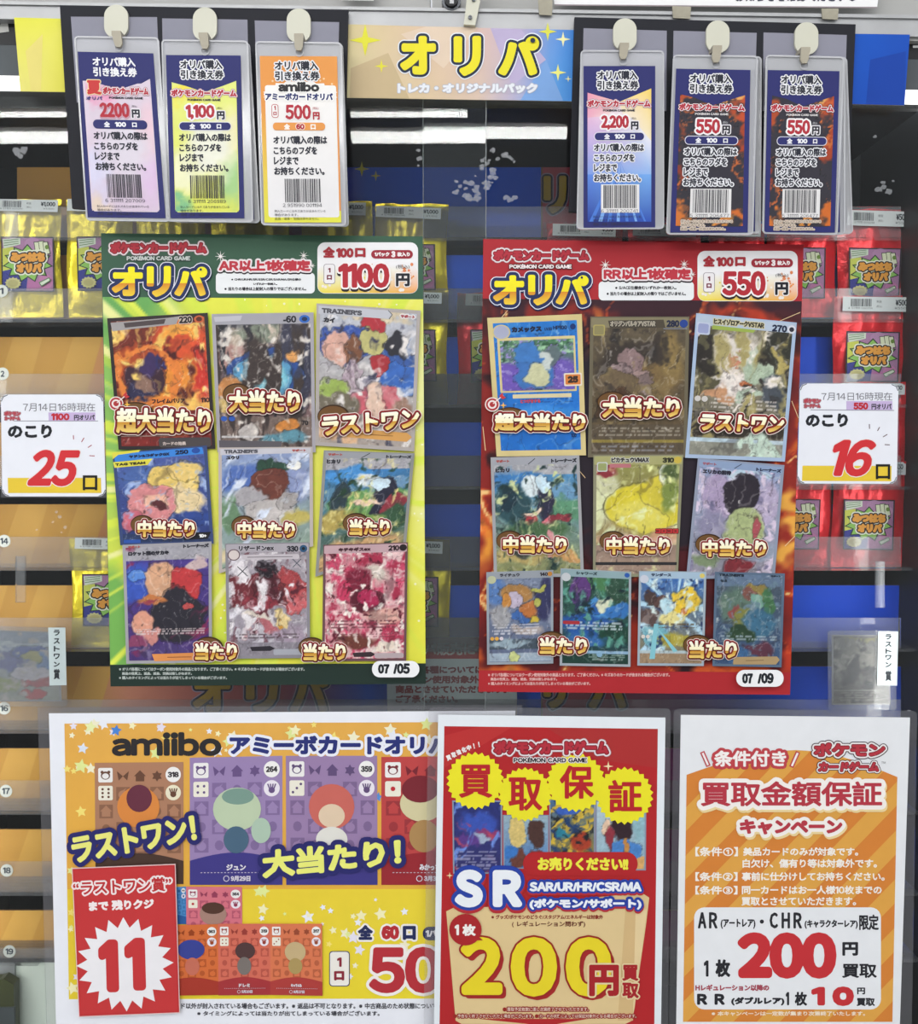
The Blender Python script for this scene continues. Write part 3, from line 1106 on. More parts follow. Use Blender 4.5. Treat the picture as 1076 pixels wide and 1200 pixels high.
bag(82, 632, 162, 758, d4, M_YBAG, '1,000', 'yellow packet left of the green poster, beside the handwritten last-one tag', 8, [(96, 672.5), (160, 673), (160, 734), (97, 734)], strip(88, 630, 160, 643), group=YG)
bag(446, 632, 528, 758, d4, M_YBAG, '1,000', 'yellow packet right of the green poster, above the red and white notice', 9, [(451, 676), (514, 676), (514, 735), (452, 735)], strip(447, 632, 519, 646, 3), group=YG)

bag(536, 343, 618, 474, d2 + 0.001, M_RBAG, '500', 'red packet peeking out left of the fiery red poster', 11, [(551, 386), (612, 386), (612, 448), (552, 448)], strip(546, 344, 618, 358), group=RG)
bag(640, 262, 728, 372, d1, M_RBAG, '500', 'red packet behind the blue 2,200 ticket, above the fiery poster', 12, [(654, 290), (716, 290), (716, 350), (654, 350)], strip(648, 262, 722, 276), group=RG)
bag(736, 262, 820, 372, d1 + 0.001, M_RBAG, '500', 'red packet under the left black 550 ticket, above the fiery poster', 13, [(748, 290), (810, 290), (810, 350), (748, 350)], strip(742, 262, 816, 276), group=RG)
bag(830, 262, 894, 372, d1, M_RBAG, '500', 'red packet under the gap between the two black 550 tickets', 14, [(838, 290), (888, 290), (888, 350), (838, 350)], strip(832, 262, 892, 276), group=RG)
bag(898, 262, 979, 372, d1 + 0.001, M_RBAG, '500', 'red packet whose right half shows between the fiery poster and sign 16', 15, [(906, 290), (968, 290), (967, 350), (906, 350)], strip(902, 258, 974, 272), group=RG)
bag(982, 245, 1067, 372, d1 - 0.002, M_RBAG, '500', 'uppermost red packet at the right edge under the last 550 tickets', 16, [(995, 290), (1057, 291), (1054, 350), (995, 350)], strip(992, 246, 1067, 264, 2), group=RG)
bag(977, 347, 1066, 466, d2 - 0.002, M_RBAG, '500', 'red packet directly above the sign reading 16', 17, [(992, 388), (1055, 389), (1053, 448), (991, 448)], strip(988, 347.5, 1067, 364.5, 1), group=RG)
bag(976, 448, 1062, 556, d2 - 0.014, M_RBAG, '500', 'red packet hidden behind the sign reading 16, price corner showing', 18, [(990, 492), (1052, 492), (1050, 550), (990, 550)], strip(986, 449, 1061, 462, 0.5), group=RG)
bag(890, 540, 974, 665, d4 + 0.018, M_RBAG, '500', 'red packet below sign 16 whose left half hides behind the fiery poster', 19, [(901, 585), (962, 585), (960, 644), (901, 644)], strip(896, 540, 968, 553), group=RG)
bag(976, 538, 1062, 665, d4 + 0.014, M_RBAG, '500', 'red packet with whole picture label directly below the sign reading 16', 20, [(989, 585), (1049, 586), (1047, 645), (988, 644)], strip(986, 541, 1062, 556, 0.5), group=RG)

# sleeved prize cards with handwritten tags


def sleeve(name, q, d, label, spec, tagq, chars, seed):
    t = thing(name, W((q[0][0] + q[1][0]) / 2, q[2][1], d), label, 'trading card', 'sleeved prize cards in the case')
    p = Part(d)
    p.poly(q, 0x9C9AA0, 0)
    p.raster(sub(q, .03, .02, .97, .98), 44, 58, art(44, 58, seed, *spec), 1)
    p.build('printed_card', t, M_CARD, 0.0006)
    o = [(q[0][0] - 5, q[0][1] - 5), (q[1][0] + 6, q[1][1] - 5), (q[2][0] + 7, q[2][1] + 6), (q[3][0] - 4, q[3][1] + 6)]
    slab('card_sleeve', rquad(o, 4), d - 0.0025, d - 0.0015, M_SLEEVE, t)
    p = Part(d - 0.003)
    p.poly(tagq, 0xD8E2E6, 1)
    x = (tagq[0][0] + tagq[1][0]) / 2
    for ch, y0, hh in chars:
        p.text(ch, (x - 3.6, y0, x + 3.6, y0 + hh), 0x22262e, 2, bold=0.35)
    p.build('handwritten_tag', t, None, 0.0003)
    return t


lt1 = (('ラ', 738, 7), ('ス', 748, 6.5), ('ト', 757, 6.5), ('ワ', 766, 6.5), ('ン', 775.5, 6), ('賞', 784, 12))
sleeve('sleeved_card', [(-14, 738), (69, 741), (72, 822), (-12, 822)], 0.066,
       'sleeved pale blue and grey card with a white handwritten tag, left of the green poster',
       ((0x8C94A8, 0x9C9C94), [e(.55, .2, .7, .06, 0xB4BCC8, .5), e(.3, .42, .4, .2, 0x585C98, .5), e(.62, .3, .3, .12, 0x4C5CA0, .4), e(.85, .5, .25, .2, 0x6A84B4, .4),
                               e(.2, .8, .25, .12, 0x8C9456, .5), e(.7, .74, .28, .1, 0xA84048, .3), e(.6, .62, .3, .1, 0xC0B8C4, .4), e(.62, .38, .14, .1, 0xA09A60, .4),
                               e(.6, .92, .2, .06, 0xB83A40, .3), ('n', 9, 7, .6, 0xB4ACA8, 6)], .1, .3), 
       [(56.5, 735.5), (76.5, 735.5), (78, 803), (58, 803.5)], lt1, 41)
lt2 = (('ラ', 743, 6.5), ('ス', 752, 6), ('ト', 760, 6), ('ワ', 767.5, 6), ('ン', 776, 6), ('賞', 786, 12))
sleeve('sleeved_card', [(975, 744), (1043, 744), (1044, 826), (975, 826)], 0.066,
       'sleeved brown and silver card with a white handwritten tag, right of the fiery poster',
       ((0x74706E, 0x6C6660), [e(.5, .42, .5, .3, 0x8C857C, .6), e(.55, .3, .25, .14, 0x9C968C, .5), e(.3, .5, .2, .2, 0x4A4440, .5), e(.7, .6, .25, .14, 0x57504A, .5),
                               e(.6, .05, .4, .04, 0x9A9462, .5), ('n', 7, 6, .55, 0xA29C94, 6), ('n', 11, 9, .58, 0x3C3834, 6), ('b', 0, .8, 1, .82, 0x9A9690),
                               ('t', .1, .84, .9, .97, 4, 0xA8A098)], .14, .4),
       [(1029.5, 740), (1053, 740), (1051.5, 803.5), (1028, 803)], lt2, 42)

# notice board standing on a ledge between the big posters
p = Part(0.088)
p.poly([(453, 747), (606, 747), (606, 838), (454, 838)], 0xC4CDD0, 0)
p.poly([(453, 747), (606, 747), (606, 772), (453, 772)], 0xA83C3C, 2)
nb = thing('notice_board', W(530, 838, 0.088), 'white notice with red header standing in the case between the two big posters', 'notice')
p.build('notice_sheet', nb, None, 0.002)
p = Part(0.088)
p.text('オリパ販売について', (467, 753, 602, 768), 0xE8E4DE, 4, bold=0.5)
for i, (tx, x0, x1, y0) in enumerate((('オリパ各種については', 462, 567, 780), ('クーポン使用対象外の', 463, 572, 791.5), ('商品とさせていただきます。', 463.5, 594, 803), ('ご了承ください。', 463.5, 537, 814.5))):
    p.text(tx, (x0, y0, x1, y0 + 9.5), 0x8A3A3C if i else 0x7C3038, 4, bold=0.55)
p.box(470, 831, 560, 833.5, 0x8A9094, 4)
p.build('notice_lettering', nb)

# ------------------------------------------------------------------ ticket boards with hooks


def board(label, outline, panels, hooks, y=-0.009):
    t = thing('ticket_board', W(sum(a for a, b in outline) / 4, outline[2][1], y), label, 'ticket board', 'black ticket boards on the glass')
    slab('board_panel', outline, y, y + 0.004, M_BOARD, t)
    for q in panels:
        p = Part(y - 0.0002)
        p.poly(q, 0x8E8E9C, 1)
        p.build('grey_patch', t, None, 0.0004)
    for (hx, hy, w, h, sx, sy0, sx2, sy1) in hooks:
        pl = slab('hook', rrect(hx - w / 2, hy, hx + w / 2, hy + h, w / 2 - 0.5, 8), y - 0.0032, y - 0.0004, M_HOOK, t)
        slab('hook_prong', [(sx - 5.6, sy0), (sx + 5.6, sy0), (sx2 + 4.6, sy1 - 4), (sx2 + 2.6, sy1), (sx2 - 2.6, sy1), (sx2 - 4.6, sy1 - 4)], -0.0272, -0.0250, M_PRONG, pl)
        slab('hook_neck', [(sx - 5.4, sy0 - 2), (sx + 5.4, sy0 - 2), (sx + 5.4, sy0 + 3), (sx - 5.4, sy0 + 3)], -0.0256, y - 0.003, M_PRONG, pl)
    return t


board('black board with three hooks, left of the yellow heading', [(70, 6), (408, 11.5), (403, 265), (84.5, 244)],
      [[(83, 19.5), (184, 20), (188, 120), (90, 120)], [(190, 21.5), (290, 23), (292, 120), (192, 120)], [(298.5, 24), (397.5, 26), (395, 130), (302, 130)]],
      [(136, 5.5, 28, 39, 136, 38, 138.5, 55), (240, 8.5, 28, 39.5, 238, 40, 240, 57), (350, 10, 28, 40, 350, 41, 350, 59)])
board('black board with three hooks, right of the yellow heading', [(673.5, 20), (1003, 28.5), (993, 262), (667, 248)],
      [[(684, 33), (781.5, 36), (781, 130), (682, 130)], [(789.5, 36), (887, 38.5), (884, 130), (788, 130)], [(895, 38), (992.5, 41), (990, 130), (894, 130)]],
      [(732.5, 21.5, 27.5, 38, 732, 52, 730.5, 69), (841.5, 24, 27.5, 38, 841, 55, 839.5, 73), (945.5, 26, 27.5, 38, 944.5, 57, 943, 74)])

# ------------------------------------------------------------------ laminated tickets


def ticket(label, pouch, paper, style, price, count, y, hole, seed, title=('オリパ購入', '引き換え券')):
    t = thing('laminated_ticket', W((pouch[2][0] + pouch[3][0]) / 2, pouch[2][1], y), label, 'ticket', 'laminated tickets on the hooks')
    Wd, H = 90.0, 194.0
    # clear pouch, with the hook hole punched through its top
    slab('clear_pouch', rquad(pouch, 5), y + 0.0004, y + 0.0014, M_POUCH, t)
    inn = [(pouch[0][0] + 2, pouch[0][1] + 2), (pouch[1][0] - 2, pouch[1][1] + 2), (pouch[2][0] - 2, pouch[2][1] - 2), (pouch[3][0] + 2, pouch[3][1] - 2)]
    frame_band('pouch_rim', rquad(pouch, 5), rquad(inn, 3), y - 0.0008, y + 0.0004, M_EDGE, t)
    hx, hy = hole
    cir = lambda r: [(hx + r * math.cos(a * math.pi / 9), hy + r * math.sin(a * math.pi / 9)) for a in range(18)]
    frame_band('pouch_eyelet', cir(5.6), cir(4.2), y - 0.0006, y + 0.0003, M_EDGE, t)
    p = Part(y, quad_map(paper, Wd, H))
    navy = 0x2B2E6C
    st = {'pink': (0xDCCEDC, 0xD6C4D6), 'yellow': (0xE6EC86, 0xDCE060), 'amber': (0xF2F0EA, 0xECEAE2), 'blue': (0xF0D8B8, 0x2F66CC), 'black': (0x34323C, 0x34323A)}[style]
    p.box(0, 0, Wd, H, 0xE79A4E if style == 'amber' else navy, 0)
    ins = 6.0
    if style == 'amber':
        p.box(0, H * .93, Wd, H, 0xE2E04C, 1)
        p.poly([(0, 60), (8, 56), (8, H), (0, H)], [0xE79A4E, 0xE79A4E, 0xE2E04C, 0xE2E04C], 1)
        for i in range(14):
            r_ = random.Random(i)
            p.ell(r_.uniform(3, 87), r_.uniform(2, 34), 1.2, 1.2, 0xF2CFA0, 1)
        p.rbox(5, 34, 88, H - 6, 3, [0xF4F1EE, 0xF4F1EE, 0xE6E4E6, 0xE6E4E6], 2)
        p.star(46, 45, 44, 18, .86, 0xF4F1EE, 2, sy=.4)
    else:
        top_v = [(ins, 27), (24, 31), (45, 40), (66, 34), (84, 28)]
        if style == 'pink':
            top_v = [(4, 34), (16, 34), (26, 36), (40, 44), (52, 45), (66, 40), (84, 30)]
        body = top_v + [(84, H - 10), (81, H - 7), (9, H - 7), (ins, H - 10)]
        if style == 'blue':
            p.poly([(5, 32), (45, 43), (85, 27), (85, H - 7), (5, H - 7)], 0xEEDDE4, 1)
            for poly, c in (([(5, 32), (45, 43), (30, 60), (5, 62)], [0xE89AB0, 0xF0C8C0, 0xF2D8D8, 0xE8A8C0]), ([(45, 43), (85, 27), (85, 90), (50, 60)], [0xF6E2A8, 0xF2D060, 0xF2E4C0, 0xF4E6D8]),
                            ([(5, 62), (30, 60), (60, 62), (85, 90), (85, 130), (5, 130)], [0xE2B8D8, 0xEEE2EC, 0xEEE8EE, 0xE6E6F0, 0x8FB4E8, 0x7C9CE0]),
                            ([(5, 130), (85, 130), (85, H - 7), (5, H - 7)], [0x5C86DC, 0x74A8E8, 0x2C50B0, 0x223C98])):
                p.poly(poly, c, 2)
            for i in range(7):
                p.poly([(45, 112), (7 + i * 11.5, 186.5), (12.5 + i * 11, 186.5)], 0x7CAAEA if i % 2 else 0x4C7CD4, 3)
        elif style == 'black':
            p.poly(body, 0x34323C, 1)
            im = art(54, 104, seed, (0x34323c, 0x34323a), [e(-.02, .1, .12, .2, 0xB04C2A, .75), e(1.02, .1, .2, .16, 0xC0502E, .75), e(1.0, .36, .1, .16, 0xA84428, .75), e(.0, .93, .22, .12, 0xD07434, .7), e(1.0, .93, .2, .12, 0xD06C2C, .7), e(.5, 1.03, .5, .05, 0xE09444, .75), e(-.02, .6, .07, .2, 0x8A3A2C, .75), e(.85, .05, .14, .05, 0xE8A860, .75), ('s', 60, 14, .66, 0xC86A38), e(.5, .46, .42, .36, 0x34323c, .3)], .22, .15, 10, 2.1)
            p.raster([(ins, 30), (84, 27), (84, H - 8), (ins, H - 8)], 54, 104, im, 2)
            p.poly([(ins - 1, 26), (84.5, 26), (84.5, 30), (66, 36), (45, 43), (24, 34), (ins - 1, 30)], navy, 3)
        else:
            p.poly(body, st[0], 1)
            im = art(36, 70, seed, st, [e(.9, .4, .3, .3, 0xE8C8D4 if style == 'pink' else 0xEDE7B0, .8), e(.1, .7, .3, .25, 0xD8D4EC if style == 'pink' else 0xF0F0C4, .8), e(.2, .08, .3, .12, 0xE8A0C0 if style == 'pink' else 0xF0E050, .8), e(.95, .75, .3, .25, 0xDCC0E0 if style == 'pink' else 0xA8D08C, .8), e(.08, .97, .3, .1, 0xE4D0C0 if style == 'pink' else 0x84C08C, .8), e(.55, .5, .5, .35, 0xDCD4E0 if style == 'pink' else 0xEDEDDC, .8)], .1, .04, 8, 2.1)
            p.raster([(ins + .5, 36), (83.5, 36), (83, H - 8), (ins + .5, H - 8)], 36, 70, im, 2)
            p.poly([(ins - 1, 26)] + [(84.5, 26), (84.5, 30), (66, 37), (45, 44), (24, 37), (ins - 1, 32)], navy, 3)
    p.xf = quad_map(paper, Wd, H)
    p.build('ticket_paper', t, None, 0.0003)
    p = Part(y, quad_map(paper, Wd, H))
    dark = 0x2A2C38
    halo = ((1.3, 0xEDEDF0),) if style in ('yellow', 'blue', 'black', 'amber') else ()
    tc = 0xF0F0F4 if style == 'pink' else dark
    p.text(title[0], (17, 5.5, 68, 16.5), tc, 5, bold=0.42, outl=halo)
    p.text(title[1], (17, 17.5, 69, 28.5), tc, 5, bold=0.42, outl=halo)
    red = 0xB4303E
    if style == 'amber':
        p.text('amiibo', (20.5, 30, 68.5, 41.5), 0x2E2E32, 6, bold=0.9, outl=((1.2, 0xF4F1EE),))
        p.text('アミーボカードオリパ', (5, 43, 84, 51.5), 0x24306C, 6, bold=0.5, outl=((1.4, 0xFAF8F6),))
        p.rbox(12, 56, 20, 72, 3, 0xC03A40, 5)
        p.rbox(12.7, 56.7, 19.3, 71.3, 2.4, 0xF2F0EE, 6)
        p.text('1', (15, 58, 17, 63), red, 7, bold=.3)
        p.text('口', (14, 65, 18, 69), red, 7, bold=.3)
        p.text(price, (28, 56.5, 58, 74), red, 6, bold=0.9, outl=((1.1, 0xF6F0F0),))
        p.text('円', (60, 65, 68, 74), red, 6, bold=0.5)
        p.text('(税込)', (60, 59, 67, 62.5), red, 6)
        p.rbox(13, 77.5, 74, 86.5, 4, 0xE79A4E, 6)
        p.text('全', (26, 79, 33, 85.5), 0xFAF4EE, 7, bold=.4)
        p.text(count, (40, 78.8, 50, 85.5), 0xB02A34, 7, bold=.6, outl=((.7, 0xF6EDE4),))
        p.text('口', (57, 79.4, 63, 85.5), 0xFAF4EE, 7, bold=.4)
    else:
        if style == 'pink':
            p.text('夏', (8.5, 33, 25.5, 50), 0xC83A3A, 6, bold=1.1, outl=((1.0, 0xF0E0B0),))
            p.text('オリパ', (7, 52, 26, 56.5), 0x3a3a7c, 6, bold=.3)
            lx0, lx1 = 27, 81
        else:
            lx0, lx1 = 5, 84
        p.text('ポケモンカードゲーム', (lx0, 40.5, lx1, 49.5), red, 6, bold=0.6, outl=((1.5, 0xB89098 if style != 'black' else 0x4a2a30), (0.8, 0xEFE6EA)))
        p.text('POKÉMON CARD GAME', ((lx0 + lx1) / 2 - 20, 51.5, (lx0 + lx1) / 2 + 20, 54.5), dark if style != 'black' else 0xD8D4D4, 6, bold=.2)
        n = len(price)
        px0 = 22 if n > 3 else 26
        px1 = 57 if n > 3 else 55
        p.text(price, (px0, 59, px1, 76.5), red, 6, bold=1.0, outl=((2.0, 0xF4F0F2),) if style != 'pink' else ((1.0, (0xC8A0B0, (0.5, 1.0))),))
        p.text('円', (px1 + 2.5, 66.5, px1 + 12, 76.5), dark if style != 'black' else 0x2a2a32, 6, bold=.6, outl=((1.2, 0xECE8EE),))
        p.text('(税込)', (px1 + 3, 61.5, px1 + 9, 64.5), dark if style != 'black' else 0xD0D0D4, 6)
        p.rbox(13.2, 79.2, 76.8, 89.8, 5, 0xE6E4F0 if style != 'pink' else navy, 5)
        p.rbox(14, 80, 76, 89, 4.4, navy, 6)
        p.text('全', (26, 81.3, 33, 87.8), 0xEFEFF4, 7, bold=.35)
        p.text(count, (39, 81.6, 52, 87.4), 0xEFEFF4, 7, bold=.5)
        p.text('口', (59, 82, 64.5, 87.4), 0xEFEFF4, 7, bold=.35)
    for tx, x1, y0 in (('オリパ購入の際は', 76, 93.0), ('こちらのフダを', 64, 105.2), ('レジまで', 42, 117.2), ('お持ちください。', 72, 129.2)):
        p.text(tx, (13, y0, x1, y0 + 9.6), dark, 5, bold=0.38, outl=((1.25, 0xE9E9EE),) if style in ('black', 'blue') else ())
    if style in ('black', 'blue'):
        p.box(22, 142, 70, 176, 0xE6E4E4, 5)
    barcode(p, 25, 143, 67, 170.5, 6, seed, 0x34343c)
    p.text({'2200': '6 311111 207009', '1,100': '6 311111 206989', '500': '2 951990 001194', '2,200': '6 311111 200741'}.get(price, '5 311111 206477'), (22, 171.8, 68, 176), 0x44444c, 6, bold=.1)
    for i, (tx, x1) in enumerate((('封入カードにはキズありが含まれている', 72), ('場合があります。', 40), ('返品・返金・交換は承れません。', 64))):
        p.text(tx, (12, 179 + i * 4.4, x1, 182.3 + i * 4.4), 0x33333c if style not in ('black',) else 0x2a2020, 7, bold=.12, outl=((.7, 0xD8C8B8),) if style == 'black' else ())
    p.build('ticket_lettering', t)
    return t


YT = -0.0235
ticket('pink and lilac laminated ticket marked 2200, leftmost on the left board', [(86.5, 42), (186, 43.5), (199.5, 260), (101, 258.5)], [(91, 60.5), (179.5, 62.5), (194, 255.7), (102, 254.5)], 'pink', '2200', '100', YT, (139, 55), 101)
rear = ticket('ticket hanging directly behind the yellow-green 1,100 ticket', [(197, 48.5), (293, 50), (305, 261.5), (204, 261)], [(199, 66), (287, 67), (298, 257), (206, 257)], 'yellow', '1,100', '100', YT + 0.0042, (240, 59), 102)
ticket('yellow-green laminated ticket marked 1,100 on the middle hook of left board', [(189, 46), (291, 47.5), (297, 261), (195, 259.5)], [(194.4, 64.4), (282, 65), (286.5, 255.7), (200, 255.7)], 'yellow', '1,100', '100', YT, (240, 59.5), 103)
ticket('ticket hanging directly behind the orange-topped 500 ticket', [(304, 50), (402, 51), (409, 266), (312, 265)], [(308, 67), (396, 68), (405, 262), (314, 262)], 'yellow', '500', '60', YT + 0.0042, (350, 60), 104)
ticket('orange-topped white laminated ticket marked 500, rightmost on the left board', [(299, 48), (400.5, 49.5), (406, 265), (306, 264)], [(304.4, 65.6), (395, 66), (400, 260.7), (310, 260.7)], 'amber', '500', '60', YT, (350.5, 61), 105)
ticket('blue and pink laminated ticket marked 2,200 on the right board', [(680.5, 58.5), (778.5, 59), (778.5, 268.5), (675.5, 269)], [(684, 77.3), (768, 77.3), (768, 266.7), (684, 267)], 'blue', '2,200', '100', YT, (730.5, 71), 106)
ticket('ticket hanging directly behind the left black 550 ticket', [(794, 65), (893, 66), (892, 274), (790, 273.5)], [(798, 82), (886, 83), (885, 271), (793, 271)], 'black', '550', '100', YT + 0.0042, (839.5, 76), 107)
ticket('left one of the two black and flame laminated tickets marked 550', [(789, 63.8), (888.5, 65), (883, 275.5), (780.5, 275)], [(792.6, 80.4), (879.6, 82), (876.5, 272.5), (785.6, 272.5)], 'black', '550', '100', YT, (839.5, 75), 108)
ticket('rear ticket of the stack on the last hook, sticking out furthest right', [(904, 66), (993, 67), (1000, 274), (905, 274)], [(908, 83), (986, 84), (991, 271), (908, 271)], 'black', '550', '100', YT + 0.0055, (942, 77), 109)
ticket('middle ticket of the stack on the last hook', [(901, 65), (991, 66.5), (991, 275), (900, 274)], [(904, 82), (984, 83.5), (984.5, 272), (902, 272)], 'black', '550', '100', YT + 0.0030, (943, 77), 111)
ticket('right one of the two black and flame laminated tickets marked 550, front of its stack', [(897.5, 64), (990, 66.3), (982, 275.5), (893.5, 274)], [(900, 82), (984, 83.3), (978.5, 272.5), (896, 272.5)], 'black', '550', '100', YT, (943, 76.5), 112)

# ------------------------------------------------------------------ pieces shared by the posters
GOLD = (0.56, (0xFFFDF4, 0xFFF4C0), (0xC98A26, 0xF6D878))
TITLE = (0.56, (0xF8EE22, 0xF6E62A), (0xD98A2C, 0xF4D23C))


def caption(root, y, text_, box, l, rot=0.0, shear=0.0, disc=None, small=False):
    p = Part(y)
    x0, y0, x1, y1 = box
    h = y1 - y0
    if disc:
        p.ell(x0 + disc[0], y0 + 5, disc[2], disc[3], 0x3e2814, l)
        p.ell(x0 + disc[0] - .5, y0 + 5.6, disc[2] * .93, disc[3] * .92, 0x6E4C28, l + 1)
    k = 0.8 if small else 1.0
    p.text(text_, box, 0xFFFFFF, l + 2, bold=1.25 * k, outl=((3.2 * k, 0xF4E4DC), (2.4 * k, 0x8C1C22), (1.3 * k, (0x5a1a14, (0.4, 0.9)))), rot=rot, shear=shear, split=GOLD)
    p.build('prize_lettering', root)


def target(root, y, cx, cy, l):
    p = Part(y)
    p.ell(cx, cy, 8.6, 8.4, 0xF0E4E0, l)
    p.ell(cx, cy, 7.4, 7.2, 0xB4383C, l + 1)
    p.ell(cx, cy, 5.2, 5.0, 0xF2E8E6, l + 2)
    p.ell(cx, cy, 3.2, 3.1, 0xB4383C, l + 3)
    p.line([(cx + 1, cy - 1), (cx + 13, cy - 11)], 1.2, 0xF0E0DC, l + 4)
    p.poly([(cx + 8, cy - 10), (cx + 12, cy - 14), (cx + 13, cy - 10), (cx + 16, cy - 8), (cx + 12, cy - 6)], 0xC23A3E, l + 4)
    p.star(cx + 13, cy + 1, 4, 4, .3, 0xF0B848, l + 4)
    p.build('target_print', root)


def card(root, y, q, l, spec, frame, texts=(), marks=(), inset=.035, seed=1, warp=.08, grain=.3, gf=14, nu=100, nv=140):
    """one printed card picture: frame, abstract picture, lettering"""
    p = Part(y)
    p.poly(q, frame, l)
    p.raster(sub(q, inset, inset * .75, 1 - inset, 1 - inset * .75), nu, nv, art(nu, nv, seed, spec[0], list(spec[1]) + [('l', 5, 4, .02, 0x2a2226, .3), ('l', 8, 5, .03, 0xF4F0EA, .22), ('n', 22, 18, .74, 0xF6F2EC, 3), ('n', 20, 16, .72, 0x201c22, 3)], warp, grain, gf), l + 1)
    p.xf = quad_map(q, 100, 140)
    for k, m in enumerate(marks):
        if m[0] == 'box':
            p.rbox(*m[1:5], m[5], m[6], l + 2)
        elif m[0] == 'ell':
            p.ell(*m[1:5], m[5], l + 3)
        elif m[0] == 'poly':
            p.poly(m[1], m[2], l + 2)
        elif m[0] == 'line':
            p.line(m[1], m[2], m[3], l + 3)
        elif m[0] == 'star':
            p.star(*m[1:6], m[6], l + 3)
    for tx, bx, c, b, *o in texts:
        p.text(tx, bx, c, l + 4, bold=b, outl=o[0] if o else ())
    return p.build('card_picture', root, M_CARD)


def footnotes(root, y, lines, col, l):
    p = Part(y)
    for tx, bx in lines:
        p.text(tx, bx, col, l, bold=0.2)
    p.build('footnote_lettering', root)


FN = ('※オリパ各種についてはクーポン使用対象外の商品となります。ご了承ください。※キズありのカードが含まれる場合がございます。',
      '商品の性質上、返品、返金、交換は致しかねます。', '※購入のタイミングによっては当たりが出てしまっている場合がございます。')


def logo(p, box, l, sub_box=None, sub_col=0xF0E8E8, sub_out=None, b=1.0):
    p.text('ポケモンカードゲーム', box, 0xB83240, l, bold=0.9 * b, outl=((3.0 * b, 0xB89AA0), (2.4 * b, 0xEFE7EA), (1.1 * b, 0x8A2430)))
    if sub_box:
        p.text('POKÉMON CARD GAME', sub_box, sub_col, l + 5, bold=0.35, outl=((0.9, sub_out),) if sub_out is not None else ())


def title_oripa(p, box, l):
    x0, y0, x1, y1 = box
    w = x1 - x0
    for ch, a, b, t in (('オ', 0, .325, .0), ('リ', .365, .62, -.02), ('パ', .655, 1.0, 0)):
        p.text(ch, (x0 + a * w, y0 + t * 40, x0 + b * w, y1 + (1 if ch == 'リ' else 0)), 0, l, bold=2.3, outl=((5.0, (0x20264c, (0.4, 1.6))), (4.9, 0xE6E6F2), (3.9, 0x24305C)), split=TITLE, res=4)


def price_panel(root, y, bx, cells, price, col, l):
    x0, y0, x1, y1 = bx
    p = Part(y)
    p.rbox(x0, y0, x1, y1, 9, 0xF4F2F4, l)
    p.rbox(x0 + .6, y0 + (y1 - y0) * .45, x1 - .6, y1 - .6, 8, [0xF4F2F4, 0xF4F2F4, 0xEFA050, 0xF0E24A], l + 1)
    r = random.Random(3)
    for i in range(60):
        u, v = r.random(), r.random()
        cx, cy = x0 + 5 + u * (x1 - x0 - 10), y0 + (y1 - y0) * (.42 + .52 * v)
        p.ell(cx, cy, .6 + 1.3 * v, .6 + 1.3 * v, (0xF2EAE2 if v > .55 else (0xE8D84A if u < .5 else 0xE8944C)), l + 2, 10)
    for i in range(9):
        p.ell(x1 - 22 + r.random() * 19, y0 + (y1 - y0) * (.42 + .4 * r.random()), 1 + 1.4 * r.random(), 1 + 1.4 * r.random(), 0xE2895A, l + 3, 12)
    p.build('price_panel', root)
    p = Part(y)
    q = {}
    p.text('全', (cells[0][0], cells[0][1], cells[0][0] + 14, cells[0][3]), 0xA82E38, l + 4, bold=.9)
    p.text('100', (cells[0][0] + 15.5, cells[0][1] + 1.6, cells[0][0] + 36, cells[0][3]), 0xA82E38, l + 4, bold=1.0)
    p.text('口', (cells[0][0] + 37.5, cells[0][1] + 1.6, cells[0][2], cells[0][3] - .5), 0xA82E38, l + 4, bold=1.0)
    a = cells[1]
    p.rbox(*a, (a[3] - a[1]) / 2, 0x9E2C3A, l + 4)
    p.text('1パック', (a[0] + 4, a[1] + 2.4, a[0] + 21.5, a[3] - 2.4), 0xF6EEEE, l + 5, bold=.4)
    p.text('3', (a[0] + 23.5, a[1] + 1.2, a[0] + 28.5, a[3] - 1.4), 0xF6EEEE, l + 5, bold=.7)
    p.text('枚入り', (a[0] + 30.5, a[1] + 2.4, a[2] - 3.5, a[3] - 2.4), 0xF6EEEE, l + 5, bold=.4)
    a = cells[2]
    p.rbox(*a, 3, 0x9A9298, l + 4)
    p.rbox(a[0] + .7, a[1] + .7, a[2] - .7, a[3] - .7, 2.5, 0xF2EEF0, l + 5)
    cx, h = (a[0] + a[2]) / 2, a[3] - a[1]
    p.text('1', (cx - 1.5, a[1] + h * .2, cx + 1.5, a[1] + h * .43), 0x7C2E40, l + 6, bold=.4)
    p.text('口', (cx - 3, a[1] + h * .55, cx + 3, a[1] + h * .79), 0x7C2E40, l + 6, bold=.5)
    p.text(price, cells[3], col, l + 6, bold=1.7, outl=((1.5, (0x2c2024, (0, 3.2))), (2.0, 0xFAF4F4)), res=3)
    p.text('円', cells[4], 0x23232c, l + 6, bold=.9, outl=((1.2, 0xF6F0EE),))
    p.text('(税込)', cells[5], 0x44404a, l + 6, bold=.12)
    p.build('price_lettering', root)


def condition(root, y, head, hb, wb, lines, l):
    p = Part(y)
    p.rbox(*wb, 5, 0xEEF0F2, l)
    for tx, bx in lines:
        p.text(tx, bx, 0x26262c, l + 1, bold=.2)
    p.text(head, hb, 0xC03644, l + 2, bold=.9, outl=((2.1, (0x241a20, (0.2, 1.6))), (2.0, 0xEDE3E6)))
    for cx, cy, r in ((hb[0] + 2, hb[1] - 4, 7), (hb[2] - 8, hb[1] - 5, 6), (hb[2] + 2, hb[1] + 7, 4)):
        p.star(cx, cy, r, 8, .2, 0xF2EEEA, l + 6)
    p.build('condition_lettering', root)


